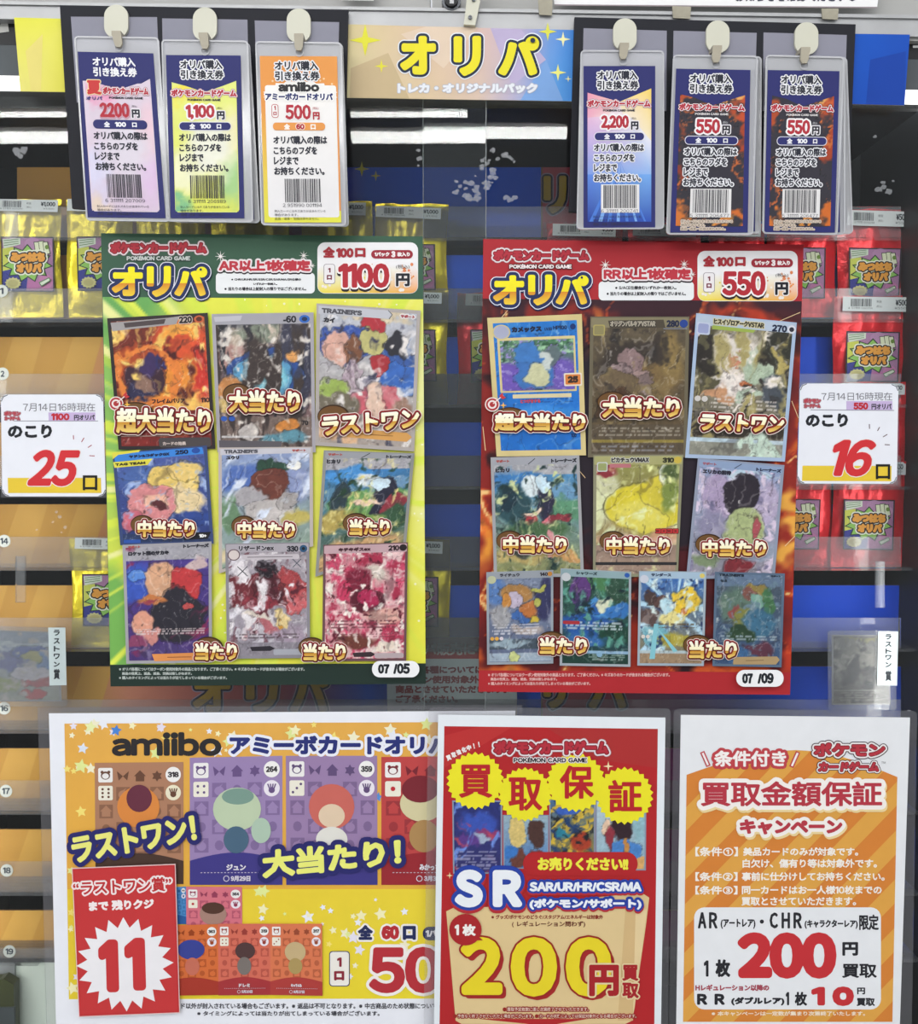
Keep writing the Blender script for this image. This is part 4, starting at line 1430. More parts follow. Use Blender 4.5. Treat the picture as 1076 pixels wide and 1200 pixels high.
def date_pill(root, y, bx, a, ab, b, bb, l):
    p = Part(y)
    p.rbox(*bx, (bx[3] - bx[1]) / 2 - .3, 0xF6F6F8, l, 9)
    p.text(a, ab, 0x22262c, l + 1, bold=.9)
    p.text(b, bb, 0x22262c, l + 1, bold=.9)
    p.build('date_label', root)


# ------------------------------------------------------------------ green and yellow lottery poster
YP = -0.0016
GP = thing('lottery_poster', W(314, 803, YP), 'green and yellow lottery poster priced 1100 with nine card pictures', 'poster')
p = Part(YP)
SHEET = [(118.3, 273.3), (495.5, 277), (499, 801.3), (129.5, 804.5)]
p.poly(SHEET, 0x3B5E4A, 0)
p.build('paper_sheet', GP, None, 0.0004)
p = Part(YP)
nu, nv = 150, 190
p.raster([(120.4, 348), (496, 350.8), (498.9, 777.3), (129.2, 779)], nu, nv,
         art(nu, nv, 4, (0xE9E85A, 0xE6E44C), [('b', 0, 0, .5, 1, 0xE4E650), e(.0, .25, .34, .5, 0x8CC060, .8), e(0, .0, .25, .14, 0x6CAA5C, .7), ('R', .62, .5, 150, .58, 0xD8E850), e(.62, .5, .6, .45, 0xE9E75A, .6),
                                               ('R', .62, .5, 130, .66, 0xF0F0A0), e(1.0, .35, .08, .4, 0xEEEFA0, .8), e(.62, .45, .42, .34, 0xE6E560, .5), e(0, 1, .12, .3, 0x78B458, .5), ('R', .6, .5, 190, .72, 0xE0EC58)], 0, .03, 30), 1)
rr = random.Random(8)
for i in range(26):
    x, y_ = rr.choice(((rr.uniform(200, 490), rr.uniform(351, 362)), (rr.uniform(484, 496), rr.uniform(360, 760)), (rr.uniform(246, 264), rr.uniform(640, 770))))
    p.ell(x, y_, rr.uniform(.6, 1.7), rr.uniform(.6, 1.7), 0xF4F4C8, 4, 10)
p.build('background_print', GP)
p = Part(YP)
p.poly([(129.2, 779), (498.9, 777.3), (499, 801.3), (129.5, 804.5)], 0x23342E, 3)
p.build('footer_band', GP)
p = Part(YP)
logo(p, (129.5, 283.5, 242, 297), 4, (148.5, 299.5, 223, 305.2), 0xC9CFCB, 0x3a4a44)
title_oripa(p, (131, 312.5, 243, 347), 12)
p.ell(235.2, 315.8, 1.4, 1.4, 0x24305C, 24)
p.build('title_lettering', GP)
condition(GP, YP, 'AR以上1枚確定', (256.5, 304.5, 364, 318), (253, 319.5, 369, 344),
          (('※CHR/UR/HR/SR/SSR/CSR/SAR/MA/SR仕様の', (271, 326, 353, 329)), ('いずれか一枚封入。', (297, 331.2, 325, 334.2)), ('※当たりの場合は上記封入の限りではございません。', (263, 336.2, 359, 340.6))), 4)
price_panel(GP, YP, (372, 284, 490, 344), ((378.5, 289, 428.5, 302), (435, 293, 484, 303), (379.3, 309.3, 392.8, 332.8), (396.5, 308.5, 456.5, 337.5), (464, 320.3, 480.3, 335.6), (464, 310, 480, 315.4)), '1100', 0xB42C38, 4)

SILVER, DKF = 0xA8A4AC, 0x2C2426
INK = 0x2A2630
C1 = [(125.5, 373), (243.5, 366.5), (252.5, 526), (139, 527)]
card(GP, YP, C1, 30, ((0x6A2A1E, 0x8A2018), [e(.75, .3, .5, .4, 0xD0502A, .6), e(.65, .55, .5, .28, 0xE08A34, .7), e(.85, .7, .3, .16, 0xE8B060, .7), ('s', 60, 6, .6, 0xF0C060), e(.3, .36, .3, .2, 0xB04A24, .4), ('o', .34, .46, .32, .24, .16, 0xE08038),
     e(.3, .5, .24, .15, 0x3a2030, .4), e(.36, .4, .1, .1, 0x3c2a5c, .5), e(.5, .38, .1, .07, 0x2c2a60, .5), e(.22, .6, .2, .1, 0x2a2848, .5), e(.3, .56, .12, .08, 0x8a6a5c, .5), e(.72, .14, .2, .06, 0xE89A3C, .6), e(.95, .45, .12, .3, 0xC83428, .7), ('n', 8, 6, .62, 0xF2CF70, 6),
     ('n', 10, 5, .64, 0x4a1414, 6), ('b', 0, .72, 1, 1, 0x7A2420), e(.6, .86, .4, .03, 0xA85038, .6), ('t', .12, .8, .95, .86, 2, 0xC8988C)]), DKF,
     [('220', (71, 2.5, 84, 9.5), 0x1c1416, .5, ((.8, 0xC8B8B0),)), ('フレイムバリア', (38, 87, 72, 92), 0x3a2420, .35), ('110', (92 - 4, 87, 97, 92), 0x3a2420, .35), ('カードの効果', (46, 132, 70, 136), 0xD0C0B8, .2)],
     [('poly', [(3, 5), (60, 3), (72, 2), (68, 10), (4, 14)], 0xA09C9C), ('poly', [(16, 6), (58, 4), (56, 9), (17, 11)], 0x4c4244), ('box', 42, 128, 96, 138, 3, 0x4a4446), ('box', 4, 125.5, 60, 126.3, .3, 0xB0988C), ('ell', 91, 6, 5, 3.8, 0xC86038), ('ell', 91, 6, 3, 2.4, 0x5a2018)], seed=11, warp=.12)
C2 = [(248, 368), (367.5, 366), (370, 530), (255, 530)]
card(GP, YP, C2, 31, ((0x6A6470, 0x7A5A56), [('b', 0, 0, 1, .1, 0x48464e), e(.2, .25, .35, .2, 0xB08880, .5), e(.5, .12, .5, .1, 0x7C8474, .7), ('n', 12, 8, .56, 0xC8B8A8, 6), e(.85, .35, .22, .4, 0x3a3a4c, .4), ('s', 0, 16, .6, 0x26262f), e(.5, .48, .42, .25, 0x2a4a8c, .15), e(.5, .45, .33, .17, 0x5a9ac0, .25), e(.52, .46, .28, .12, 0x7cc0d0, .5),
     e(.33, .5, .06, .2, 0x9cc4d4, .5), e(.8, .28, .1, .05, 0xD89A58, .4), e(.12, .55, .16, .08, 0xC0824c, .4), e(.1, .66, .14, .06, 0xD8B870, .4), e(.5, .68, .4, .06, 0x5a4a48, .5), ('b', 0, .76, 1, 1, 0x77665f), ('s', 2, 9, .52, 0x3c3230), e(.3, .86, .1, .06, 0xB8B0AC, .4), e(.75, .82, .12, .05, 0xC8803c, .4), ('b', .02, .9, .98, .915, 0xC8C4C4), e(.7, .92, .3, .06, 0x5a8a9a, .6), ('n', 15, 12, .62, 0xD8D0C8, 6)]), SILVER,
     [('-60', (70, 3, 83, 10), 0x22222c, .45), ('70', (86, 108, 93, 113), 0x2a2628, .35)], [('box', 1, 1.2, 99, 11, 1.5, 0xA2A0A8), ('ell', 91, 6.5, 5.2, 4, 0x2c64b8), ('ell', 91, 6.5, 2.8, 2.2, 0x16264c), ('poly', [(2, 3), (30, 2), (28, 7), (3, 8)], 0xBDBBC4), ('ell', 8, 106, 3.2, 2.6, 0x2c58b0), ('ell', 16, 106, 3.2, 2.6, 0x2c58b0), ('poly', [(2, 128), (66, 129), (64, 137), (2, 138)], 0x5c585e)], seed=12, warp=.06, grain=.45, gf=26)
C3 = [(371, 355.5), (493, 364), (485.5, 529), (369.5, 522)]
card(GP, YP, C3, 32, ((0xB8BCC8, 0xA89C94), [e(.6, .06, .4, .05, 0xCFC0A4, .6), e(.3, .27, .3, .12, 0x3450A0, .25), e(.8, .3, .25, .12, 0x3a5a9c, .5), e(.18, .3, .14, .12, 0xD8A898, .4), e(.38, .33, .1, .1, 0x7c5038, .4), e(.58, .24, .13, .11, 0xBFB878, .25), e(.55, .13, .12, .05, 0xB4303c, .25), e(.8, .25, .14, .08, 0x2c2c34, .3),
     e(.37, .5, .12, .16, 0xB09CA8, .3), e(.64, .42, .12, .08, 0xA83038, .25), e(.62, .55, .2, .06, 0xDCD4D8, .3), e(.85, .52, .22, .14, 0x3a68b8, .2), e(.62, .7, .3, .12, 0xC8606c, .35), e(.62, .68, .1, .14, 0xE0C0AC, .4), e(.15, .6, .2, .08, 0x9ab058, .4), e(.22, .72, .25, .1, 0x706858, .5), e(.9, .75, .2, .1, 0x9c7c6c, .5), e(.2, .9, .3, .1, 0xD8B08c, .5), ('n', 9, 8, .62, 0xEAE4E0, 5), ('n', 9, 6, .66, 0x3a3a50, 6)]), 0xB0A8A4,
     [("TRAINER'S", (5, 4, 44, 9), 0x54545c, .5), ('カイ', (7, 13, 18, 18), 0x2a2a34, .5), ('サポート', (81, 5, 95, 8.5), 0xA04048, .35, ((1.0, 0xE8E4E4),))], [('poly', [(2, 2), (70, 2), (73, 6), (70, 10.5), (2, 10)], 0xBFC0C8), ('line', [(69, 2), (73, 6), (70, 10.5)], .7, 0x4c5058), ('poly', [(30, 121), (92, 122), (97, 126), (92, 131), (32, 130)], 0xD8A058), ('line', [(46, 126), (78, 126)], .8, 0x9a6c34)], seed=13, warp=.1)
C4 = [(131.5, 530.5), (242.5, 522), (250.5, 637), (141, 639)]
card(GP, YP, C4, 38, ((0x4a5a9c, 0x2c3c78), [e(.3, .3, .4, .2, 0x4c68a8, .7), e(.7, .2, .3, .14, 0x6c7cb0, .8), e(.62, .34, .3, .22, 0xE4C46c, .25), e(.75, .22, .2, .13, 0xE8C878, .4), e(.72, .55, .25, .2, 0xE8D0A0, .5), e(.36, .58, .3, .24, 0xD88A8C, .25), e(.42, .55, .17, .1, 0xE8B49c, .5), e(.45, .6, .1, .05, 0x5a2c30, .4), e(.12, .75, .12, .12, 0xC86878, .4), e(.85, .75, .2, .12, 0x31488c, .6), ('n', 10, 8, .63, 0x9cb0d8, 6), ('b', 0, .9, 1, 1, 0x2c3c64)]), 0x3a4a78,
     [('250', (66, 3.5, 80, 10), 0x16203c, .5), ('ヤドン&コダックGX', (17, 5.5, 60, 10.5), 0x18284c, .45), ('TAG TEAM', (2, 16.5, 34, 20.5), 0x3a3a1a, .45), ('10+', (85, 126, 93, 131), 0xF0F0F0, .45)], [('poly', [(2, 2), (95, 2), (96, 11.5), (2, 14)], 0x3a84d8), ('poly', [(0, 14.5), (42, 13), (36, 22), (1, 23)], 0xE2D84a), ('poly', [(0, 0), (22, -1), (30, -1), (28, 2), (6, 4), (0, 10)], 0xE2D84a), ('ell', 88, 6, 4.4, 4, 0x244c9c), ('poly', [(70, 124), (98, 123), (94, 133), (68, 134)], 0x1c1c24), ('box', 4, 132, 22, 137, 1, 0x2c54a8)], seed=14)
C5 = [(256, 524.5), (366.5, 523.5), (367, 640), (256.5, 672)]
card(GP, YP, C5, 37, ((0x8c9cc4, 0x8ca090), [e(.3, .26, .4, .14, 0x5470b4, .6), e(.85, .35, .25, .25, 0x8c98c0, .7), e(.55, .16, .2, .08, 0x2c4a3c, .25), e(.8, .13, .1, .06, 0xECEAE4, .3), e(.55, .32, .2, .16, 0x6c3a30, .25), e(.32, .44, .2, .1, 0xA8A4A8, .4), e(.55, .62, .32, .18, 0xBDB6B4, .35), e(.75, .5, .14, .1, 0xA49e9c, .4), e(.08, .55, .12, .16, 0x6c8c6c, .5), e(.1, .9, .3, .1, 0xD8C8a0, .7), e(.85, .7, .2, .1, 0xC0b060, .7), ('s', 30, 7, .66, 0xD8E0F0)]), 0xBDB2AC,
     [("TRAINER'S", (6, 2.5, 42, 7), 0x54545c, .45), ('ユウリ', (8, 9.5, 22, 14), 0x2a2a34, .45), ('サポート', (78, 3, 93, 6.5), 0xA8504c, .35)], [('poly', [(2, 1.5), (98, 1.5), (98, 8.5), (2, 8.5)], 0xC6C4CC)], seed=15)
C6 = [(379.5, 527.5), (486, 531), (475.5, 642), (369.5, 676)]
card(GP, YP, C6, 38, ((0x3a7cc0, 0x5a6a4c), [('b', 0, 0, 1, .14, 0xA8A6AC), e(.3, .2, .4, .1, 0x4a90d0, .6), e(.5, .26, .18, .08, 0xE0E8EC, .5), e(.8, .3, .3, .08, 0x6c94b8, .5), e(.2, .36, .3, .05, 0x5c88a4, .5), e(.6, .46, .6, .12, 0x6c9c5c, .5), e(.2, .4, .1, .18, 0x2c3c44, .4), e(.72, .42, .16, .2, 0x26283a, .3), e(.66, .3, .12, .06, 0xCFE4F0, .3), e(.85, .52, .16, .12, 0x8c3440, .4), e(.5, .47, .2, .03, 0xE8C8B0, .5), e(.2, .6, .3, .12, 0xB09c54, .6), e(.85, .66, .2, .16, 0x34543c, .5), e(.5, .62, .3, .08, 0x7c9c50, .6), e(.45, .95, .6, .2, 0xC8A070, .5), ('n', 12, 9, .63, 0xE4D890, 6), ('n', 10, 10, .66, 0x24402c, 6)]), 0x90908c,
     [('サポート', (5, 3, 21, 6), 0xA8504c, .35), ('ヒカリ', (4, 10, 19, 15), 0x2a2a34, .45), ('トレーナーズ', (69, 3.5, 97, 8), 0x2a2a34, .45)], [('poly', [(2, 1.5), (98, 1.5), (98, 8.5), (2, 8.5)], 0x9a9ca2), ('line', [(42, 8), (51, 2)], .8, 0x2c2c34)], seed=16, grain=.4, gf=20)
C7 = [(143.5, 638.5), (248, 634.5), (248.5, 776.5), (148, 778)]
card(GP, YP, C7, 45, ((0x4c3c8c, 0x4a3470), [('b', 0, 0, 1, .12, 0xA6A4AC), e(.1, .3, .3, .2, 0x3c58b8, .6), e(.12, .25, .12, .07, 0x5c8cd8, .4), e(.42, .32, .22, .2, 0xD8A684, .3), e(.72, .34, .2, .18, 0xC03c40, .3), e(.85, .16, .14, .07, 0xC8b0b0, .5), e(.62, .62, .36, .26, 0x2c2a34, .3), e(.78, .55, .07, .05, 0xB44c4c, .3), e(.3, .48, .2, .06, 0xC87c48, .5), e(.18, .68, .14, .1, 0xDC9c84, .4), e(.25, .8, .15, .08, 0xD08c84, .4), e(.1, .85, .14, .08, 0x8c4468, .5), e(.3, .92, .5, .05, 0x4c3c74, .5), ('s', 70, 8, .68, 0x8c2c54), ('t', .1, .72, .95, .78, 3, 0xD8C8C8)]), 0xA4A2A8,
     [('サポート', (6, 1.5, 20, 4.5), 0xA8504c, .35), ('ロケット団のサカキ', (6, 8.5, 52, 13.5), 0x2a2a34, .45), ('トレーナーズ', (68, 2, 97, 6.5), 0x2a2a34, .45)], [('poly', [(30, 129), (92, 128), (97, 132), (92, 136.5), (33, 137.5)], 0xDE9050), ('line', [(48, 133), (76, 133)], .9, 0x9a5c34)], seed=17)
C8 = [(264, 637), (362.5, 635.5), (363.5, 771), (266, 772)]
card(GP, YP, C8, 44, ((0xA49cA4, 0x9c94a0), [('s', 50, 7, .56, 0xD4D0D8), e(.5, .3, .14, .16, 0x241c24, .4), e(.2, .42, .24, .16, 0x6c2c34, .3), e(.8, .42, .26, .16, 0xA84448, .3), e(.86, .5, .16, .08, 0xC86468, .5), e(.5, .45, .24, .1, 0x4a2028, .4), e(.4, .52, .3, .08, 0x8c3440, .5), e(.35, .68, .22, .12, 0xD8CCC0, .5), e(.7, .64, .14, .06, 0xE0C890, .5), e(.68, .66, .06, .035, 0xE0A040, .4), e(.45, .74, .3, .07, 0xB46870, .5), e(.75, .78, .25, .1, 0xA090a0, .6), ('n', 10, 8, .6, 0xE6E0E4, 6), ('n', 11, 9, .63, 0x5a2430, 6), ('t', .08, .8, .9, .86, 2, 0x5a4c54), ('b', 0, .88, 1, 1, 0x8c8690)]), 0x8c8890,
     [('330', (73, 4, 87, 11), 0x22222c, .5), ('リザードンex', (16, 3, 58, 9.5), 0x3a343c, .45, ((.7, 0xBDB8C0),))], [('box', 1, 1.2, 99, 11, 1.5, 0xAEA8B0), ('ell', 10, 14, 7.5, 7, 0x6c545c), ('ell', 10, 14, 6.2, 5.8, 0xD8CCC8), ('ell', 93, 7.5, 4.6, 4.4, 0x2c5478), ('ell', 93, 7.5, 2, 2, 0x16202c), ('box', 20, 14, 88, 20, 2, 0xC6BEC4), ('line', [(26, 17), (80, 17)], .8, 0x6c646c), ('poly', [(28, 126), (52, 125), (58, 128), (52, 131), (30, 131)], 0x2c2830), ('box', 56, 129, 96, 136, 2, 0xA8AAB4), ('line', [(14, 28), (26, 40)], .9, 0x2c343c), ('line', [(26, 28), (14, 40)], .9, 0x2c343c), ('line', [(80, 20), (90, 30)], .8, 0x3a4450), ('line', [(90, 20), (80, 30)], .8, 0x3a4450)], seed=18, warp=.14, grain=.4, gf=22)
C9 = [(379, 638.5), (478, 635.5), (476, 774.5), (377.5, 775)]
card(GP, YP, C9, 44, ((0xC8808c, 0xD8a0a4), [('n', 9, 7, .46, 0xA8304c, 7), ('n', 7, 9, .55, 0xE8C4C4, 7), ('n', 14, 12, .58, 0xD04c6c, 7), e(.6, .25, .25, .12, 0xCCC0B4, .7), e(.42, .3, .2, .14, 0x7c2038, .5), e(.55, .5, .22, .11, 0x5a1c2c, .25), e(.55, .46, .14, .08, 0xA82850, .4), e(.25, .4, .1, .1, 0xC83c60, .5), e(.75, .62, .3, .1, 0xDCA89c, .6), e(.4, .85, .3, .06, 0x6c3a30, .6), e(.8, .9, .2, .05, 0xE8D8C8, .5), ('n', 16, 14, .63, 0xF0E4DC, 8), ('n', 18, 15, .66, 0x5a1828, 8), ('t', .06, .66, .96, .74, 3, 0x6c3440), ('t', .1, .78, .9, .82, 2, 0x6c3440)]), 0x6c4a50,
     [('210', (77, 3, 90, 9.5), 0x2a1a20, .5), ('キチキギスex', (18, 4, 56, 9), 0x4a2430, .45)], [('box', 1, 1.2, 99, 11, 1.5, 0xC4A4AA), ('ell', 95 - .5, 6, 4.4, 4, 0x241c20), ('poly', [(36, 130), (58, 129), (64, 132), (58, 135), (38, 135)], 0x3a2c30), ('box', 62, 130.5, 97, 136.5, 2, 0xB8A8AC)], inset=.03, seed=19, warp=.06, grain=.35, gf=30)
caption(GP, YP, '超大当たり', (136, 478, 247.5, 507.5), 60, disc=(22, -4, 22, 12))
target(GP, YP, 136, 473, 58)
caption(GP, YP, '大当たり', (268, 457, 352, 483.5), 60, disc=(10, -3, 17, 13))
caption(GP, YP, 'ラストワン', (377, 483, 492, 506), 60, rot=-5, shear=.06, disc=(14, -4, 19, 14))
caption(GP, YP, '中当たり', (161, 609.5, 228.5, 629.5), 60, disc=(6, -2, 14, 11), small=True)
caption(GP, YP, '中当たり', (278, 611, 346, 631), 60, disc=(8, -2, 15, 12), small=True)
caption(GP, YP, '当たり', (409.5, 608, 457, 627.5), 60, disc=(8, -1, 16, 12), small=True)
caption(GP, YP, '当たり', (228.5, 753, 278, 774), 60, disc=(16, 1, 17, 12), small=True)
caption(GP, YP, '当たり', (355.5, 753.5, 405.5, 774.5), 60, disc=(10, 0, 16, 12), small=True)
footnotes(GP, YP, ((FN[0], (139.5, 782, 357, 786.2)), (FN[1], (143, 787.5, 225, 791)), (FN[2], (139.5, 792.3, 266, 796.2))), 0xB8C0BC, 6)
date_pill(GP, YP, (436, 774.5, 491.5, 793.8), '07', (443, 778.2, 456.5, 789.6), '/05', (461, 777.2, 480.5, 789.8), 60)

# ------------------------------------------------------------------ fiery red lottery poster
RP = thing('lottery_poster', W(752, 812, YP), 'fiery red lottery poster priced 550 with ten card pictures', 'poster')
p = Part(YP)
p.poly([(566.5, 280), (942, 286.7), (926, 814.2), (561, 810.5)], 0xAE2A32, 0)
p.build('paper_sheet', RP, None, 0.0004)
p = Part(YP)
nu, nv = 150, 190
p.raster([(566, 350), (939.8, 353), (926.8, 788), (561.3, 785.5)], nu, nv,
         art(nu, nv, 6, (0x3A1E28, 0x5A1A1E), [e(0, .5, .13, .6, 0x8A2420, .8), e(1, .5, .13, .6, 0x922A22, .8), e(.5, 1.0, .6, .07, 0xA03020, .8), e(.2, .02, .25, .03, 0x8A2A24, .8), e(.85, .03, .25, .05, 0xB03A24, .8), e(0, .62, .05, .14, 0xE89838, .85), e(.995, .3, .04, .16, 0xD8702C, .85), e(.96, .05, .1, .05, 0xD04428, .8), e(1, .62, .04, .07, 0xE8A848, .8), e(.01, .86, .035, .1, 0xF0C058, .8), e(.22, 1, .12, .04, 0xE8B048, .8), e(.05, 1, .16, .05, 0xD86828, .8), e(.75, 1, .26, .04, 0xC85428, .8), e(.985, .93, .05, .1, 0xB83A24, .8), e(.335, .12, .025, .14, 0xE08838, .8),
                                               ('l', 4, 2.4, .016, 0xE86A2C, .7), ('l', 4, 2.4, .006, 0xFBD890, .9), ('l', 6, 3, .008, 0xD85A2A, .6), ('n', 10, 5, .66, 0x2c161c, 5), e(.48, .42, .34, .34, 0x2a222c, .3)], .16, .12, 16), 1)
for a, b, w in (((588, 372), (600, 358), .8), ((676, 548), (686, 560), .7), ((905, 380), (938, 366), .7), ((566, 500), (569, 528), .8), ((928, 470), (936, 490), .7), ((920, 640), (932, 628), .8)):
    p.line([a, b], w, 0xF0D0A0, 4)
p.build('background_print', RP)
p = Part(YP)
p.poly([(561.3, 785.5), (926.8, 788.2), (926, 814.2), (561, 810.5)], 0xB02A30, 3)
p.build('footer_band', RP)
p = Part(YP)
logo(p, (578.5, 292.5, 690.5, 305.5), 4, (597, 309.3, 670, 314.8), 0xF2E6E6, 0x4a1c24)
title_oripa(p, (578, 322.5, 690, 357), 12)
p.ell(682, 325.2, 1.4, 1.4, 0x24305C, 24)
p.build('title_lettering', RP)
condition(RP, YP, 'RR以上1枚確定', (707.5, 314.5, 810, 328), (701.7, 329.7, 813.3, 352),
          (('※S/ACE仕様含むいずれか一枚封入。', (721, 335, 793, 339.4)), ('※当たりの場合は上記封入の限りではございません。', (711, 341.8, 804, 346.4))), 4)
price_panel(RP, YP, (817.5, 294, 935, 353), ((824, 299.5, 874, 312.5), (880.5, 303, 929.5, 313.2), (824.3, 319.3, 837.8, 342.5), (846.5, 317.5, 897.5, 346.5), (908.5, 330.6, 924, 345.8), (909, 320, 924, 325.3)), '550', 0xB42C38, 4)

C1 = [(571, 372.5), (682, 368), (687, 533.5), (582, 535)]
card(RP, YP, C1, 30, ((0x1F74C8, 0x1C6CC4), [e(.5, .75, .6, .12, 0x3a8cdc, .7), ('n', 5, 5, .6, 0x3488d4, 4), ('t', .3, .58, .92, .64, 3, 0x12407c), ('b', .6, .8, .92, .87, 0x3a84d0), ('t', .62, .81, .9, .86, 3, 0x14407c)]), 0xD6C48A,
     [('カメックス', (25, 10, 57, 16), 0x14203c, .6), ('LV.52', (60, 12, 68, 15), 0x14305c, .2), ('HP100', (69, 10.5, 84, 14.5), 0x14305c, .3), ('100', (84, 118, 90, 122), 0x14305c, .2), ('とつげきする', (30, 83, 52, 87), 0xC04050, .3)],
     [('box', 9, 21, 92, 76, 1, 0xD8C890), ('box', 22, 78, 86, 82, .5, 0xD8CBA0), ('ell', 14, 15, 9.5, 7.6, 0xD0C080), ('ell', 14, 15, 8.2, 6.6, 0xA8ACC4), ('ell', 90, 12, 3, 3, 0x103070), ('ell', 12, 112, 3, 2.6, 0xD8C860)], inset=.055, seed=21, warp=.05, grain=.15)
p = Part(YP)
iq = sub(C1, .115, .17, .90, .53)
p.raster(iq, 60, 46, art(60, 46, 22, (0x4c7c58, 0x6450a0), [('n', 16, 16, .5, 0x9CC8A0, 6), ('n', 18, 14, .55, 0x2c5438, 6), e(.15, .8, .4, .45, 0x6c54b0, .6), e(.85, .75, .3, .4, 0x6c58b0, .6), ('n', 22, 20, .56, 0x9c8cd0, 6), e(.45, .62, .28, .42, 0x3c70b4, .35), e(.48, .7, .16, .28, 0xC8C8A0, .4), e(.4, .25, .2, .2, 0x3f78bc, .35), e(.72, .35, .12, .24, 0x5c6c70, .4), e(.62, .42, .1, .26, 0xC4CCC8, .5)], .12, .25, 18, 1.0), 36)
p.xf = quad_map(C1, 100, 140)
p.rbox(78.5, 58, 98, 71, 1.5, 0xE8DCC8, 38)
p.rbox(80, 59.5, 96.5, 69.5, 1, 0xD8803c, 39)
p.text('25', (82.5, 61, 94, 68), 0x3a2a20, 40, bold=.8)
p.build('card_picture', RP, M_CARD)
C2 = [(692, 371), (808, 371), (805, 536), (689, 536)]
card(RP, YP, C2, 30, ((0x5a5040, 0x5c4c34), [e(.5, .3, .5, .2, 0x3a322c, .5), e(.6, .45, .4, .2, 0x7a6440, .6), e(.3, .5, .3, .14, 0x6a5a44, .6), e(.42, .3, .16, .12, 0x8c7474, .35), e(.55, .38, .12, .04, 0x9c8480, .4, ), e(.32, .36, .1, .04, 0x8c7878, .4), e(.6, .48, .06, .1, 0x7c6a68, .4), e(.85, .3, .16, .25, 0x8a7448, .7), ('n', 8, 7, .6, 0x8c7a54, 5), ('n', 7, 6, .64, 0x2c2826, 5), e(.25, .65, .24, .09, 0x4a3424, .4), ('b', 0, .78, 1, 1, 0x584c3c), ('t', .08, .8, .96, .88, 3, 0x9c9484), ('b', 0, .895, 1, .92, 0x8c7c3c), ('t', .1, .94, .9, .99, 2, 0x8c8c90)]), 0x6c6450,
     [('280', (77, 3.5, 90, 10.5), 0x1c2440, .55), ('オリジンパルキアVSTAR', (20, 4, 66, 10), 0xA8A090, .4, ((.6, 0x2c2824),))], [('box', 1, 1.2, 99, 11, 1.5, 0x847C60), ('ell', 95 - .5, 7, 4.2, 4, 0x24408c), ('box', 3, 8, 15, 19, 2, 0xA89c5c), ('box', 4.2, 9.2, 13.8, 17.8, 1.6, 0x8c8458), ('poly', [(18, 4), (74, 3), (76, 11), (20, 12)], 0x4c4438), ('line', [(74, 12), (98, 12)], .7, 0x8890a0)], seed=23, warp=.12, grain=.35, gf=20)
C3 = [(816, 367), (934, 378), (920, 541), (803, 536.5)]
card(RP, YP, C3, 31, ((0x8c8674, 0x6a6454), [e(.45, .3, .34, .22, 0xCCC2B8, .5), e(.5, .25, .22, .12, 0xDCD4CC, .5), e(.35, .42, .24, .14, 0xE0D4CC, .4), e(.7, .3, .2, .14, 0xA8b8a0, .5), e(.56, .42, .1, .04, 0xB86840, .4), e(.42, .27, .08, .03, 0xC08068, .5), e(.85, .2, .16, .14, 0x34342c, .3), e(.88, .28, .08, .08, 0xB0a060, .5), e(.9, .5, .16, .2, 0x4a5058, .5), e(.1, .35, .14, .3, 0x54503c, .5), e(.25, .55, .2, .06, 0xC0906c, .5), e(.6, .56, .2, .08, 0xB4C4B0, .5), ('n', 7, 6, .58, 0x2e2a26, 8), ('n', 8, 9, .62, 0xEAE2DA, 7), ('t', .2, .58, .9, .66, 3, 0xD8D0C8), ('b', 0, .68, 1, .86, 0x3a342c), ('n', 12, 3, .55, 0xA89c68, 6), ('b', 0, .875, 1, .9, 0xB8CCD8), ('b', 0, .9, 1, 1, 0x8c8c80), e(.7, .95, .35, .05, 0xC4D8C8, .6)]), 0xA8BCD8,
     [('270', (76, 4, 91, 11), 0x1c2440, .55), ('ヒスイゾロアークVSTAR', (18, 3, 68, 9), 0x3c3a30, .4, ((.8, 0xD0C8A0),))], [('box', 1, 1.2, 99, 11, 1.5, 0xB4C2D4), ('ell', 96 - .5, 7.5, 4.2, 4.2, 0xD8D8E0), ('ell', 95.5, 7.5, 2.4, 2.4, 0x2c2c3a), ('box', 1.5, 8, 15, 20, 2, 0xC0C8DC), ('box', 3, 9.4, 13.5, 18.6, 2, 0x98a0c8), ('poly', [(17, 10), (60, 11), (58, 14), (17, 14)], 0x9cb050), ('ell', 8, 82, 3, 2.8, 0xD0CCC8), ('ell', 15, 82, 3, 2.8, 0xD0CCC8)], seed=24, warp=.16, grain=.4, gf=18)
C4 = [(575, 536), (679, 533.5), (684.5, 676), (579, 676)]
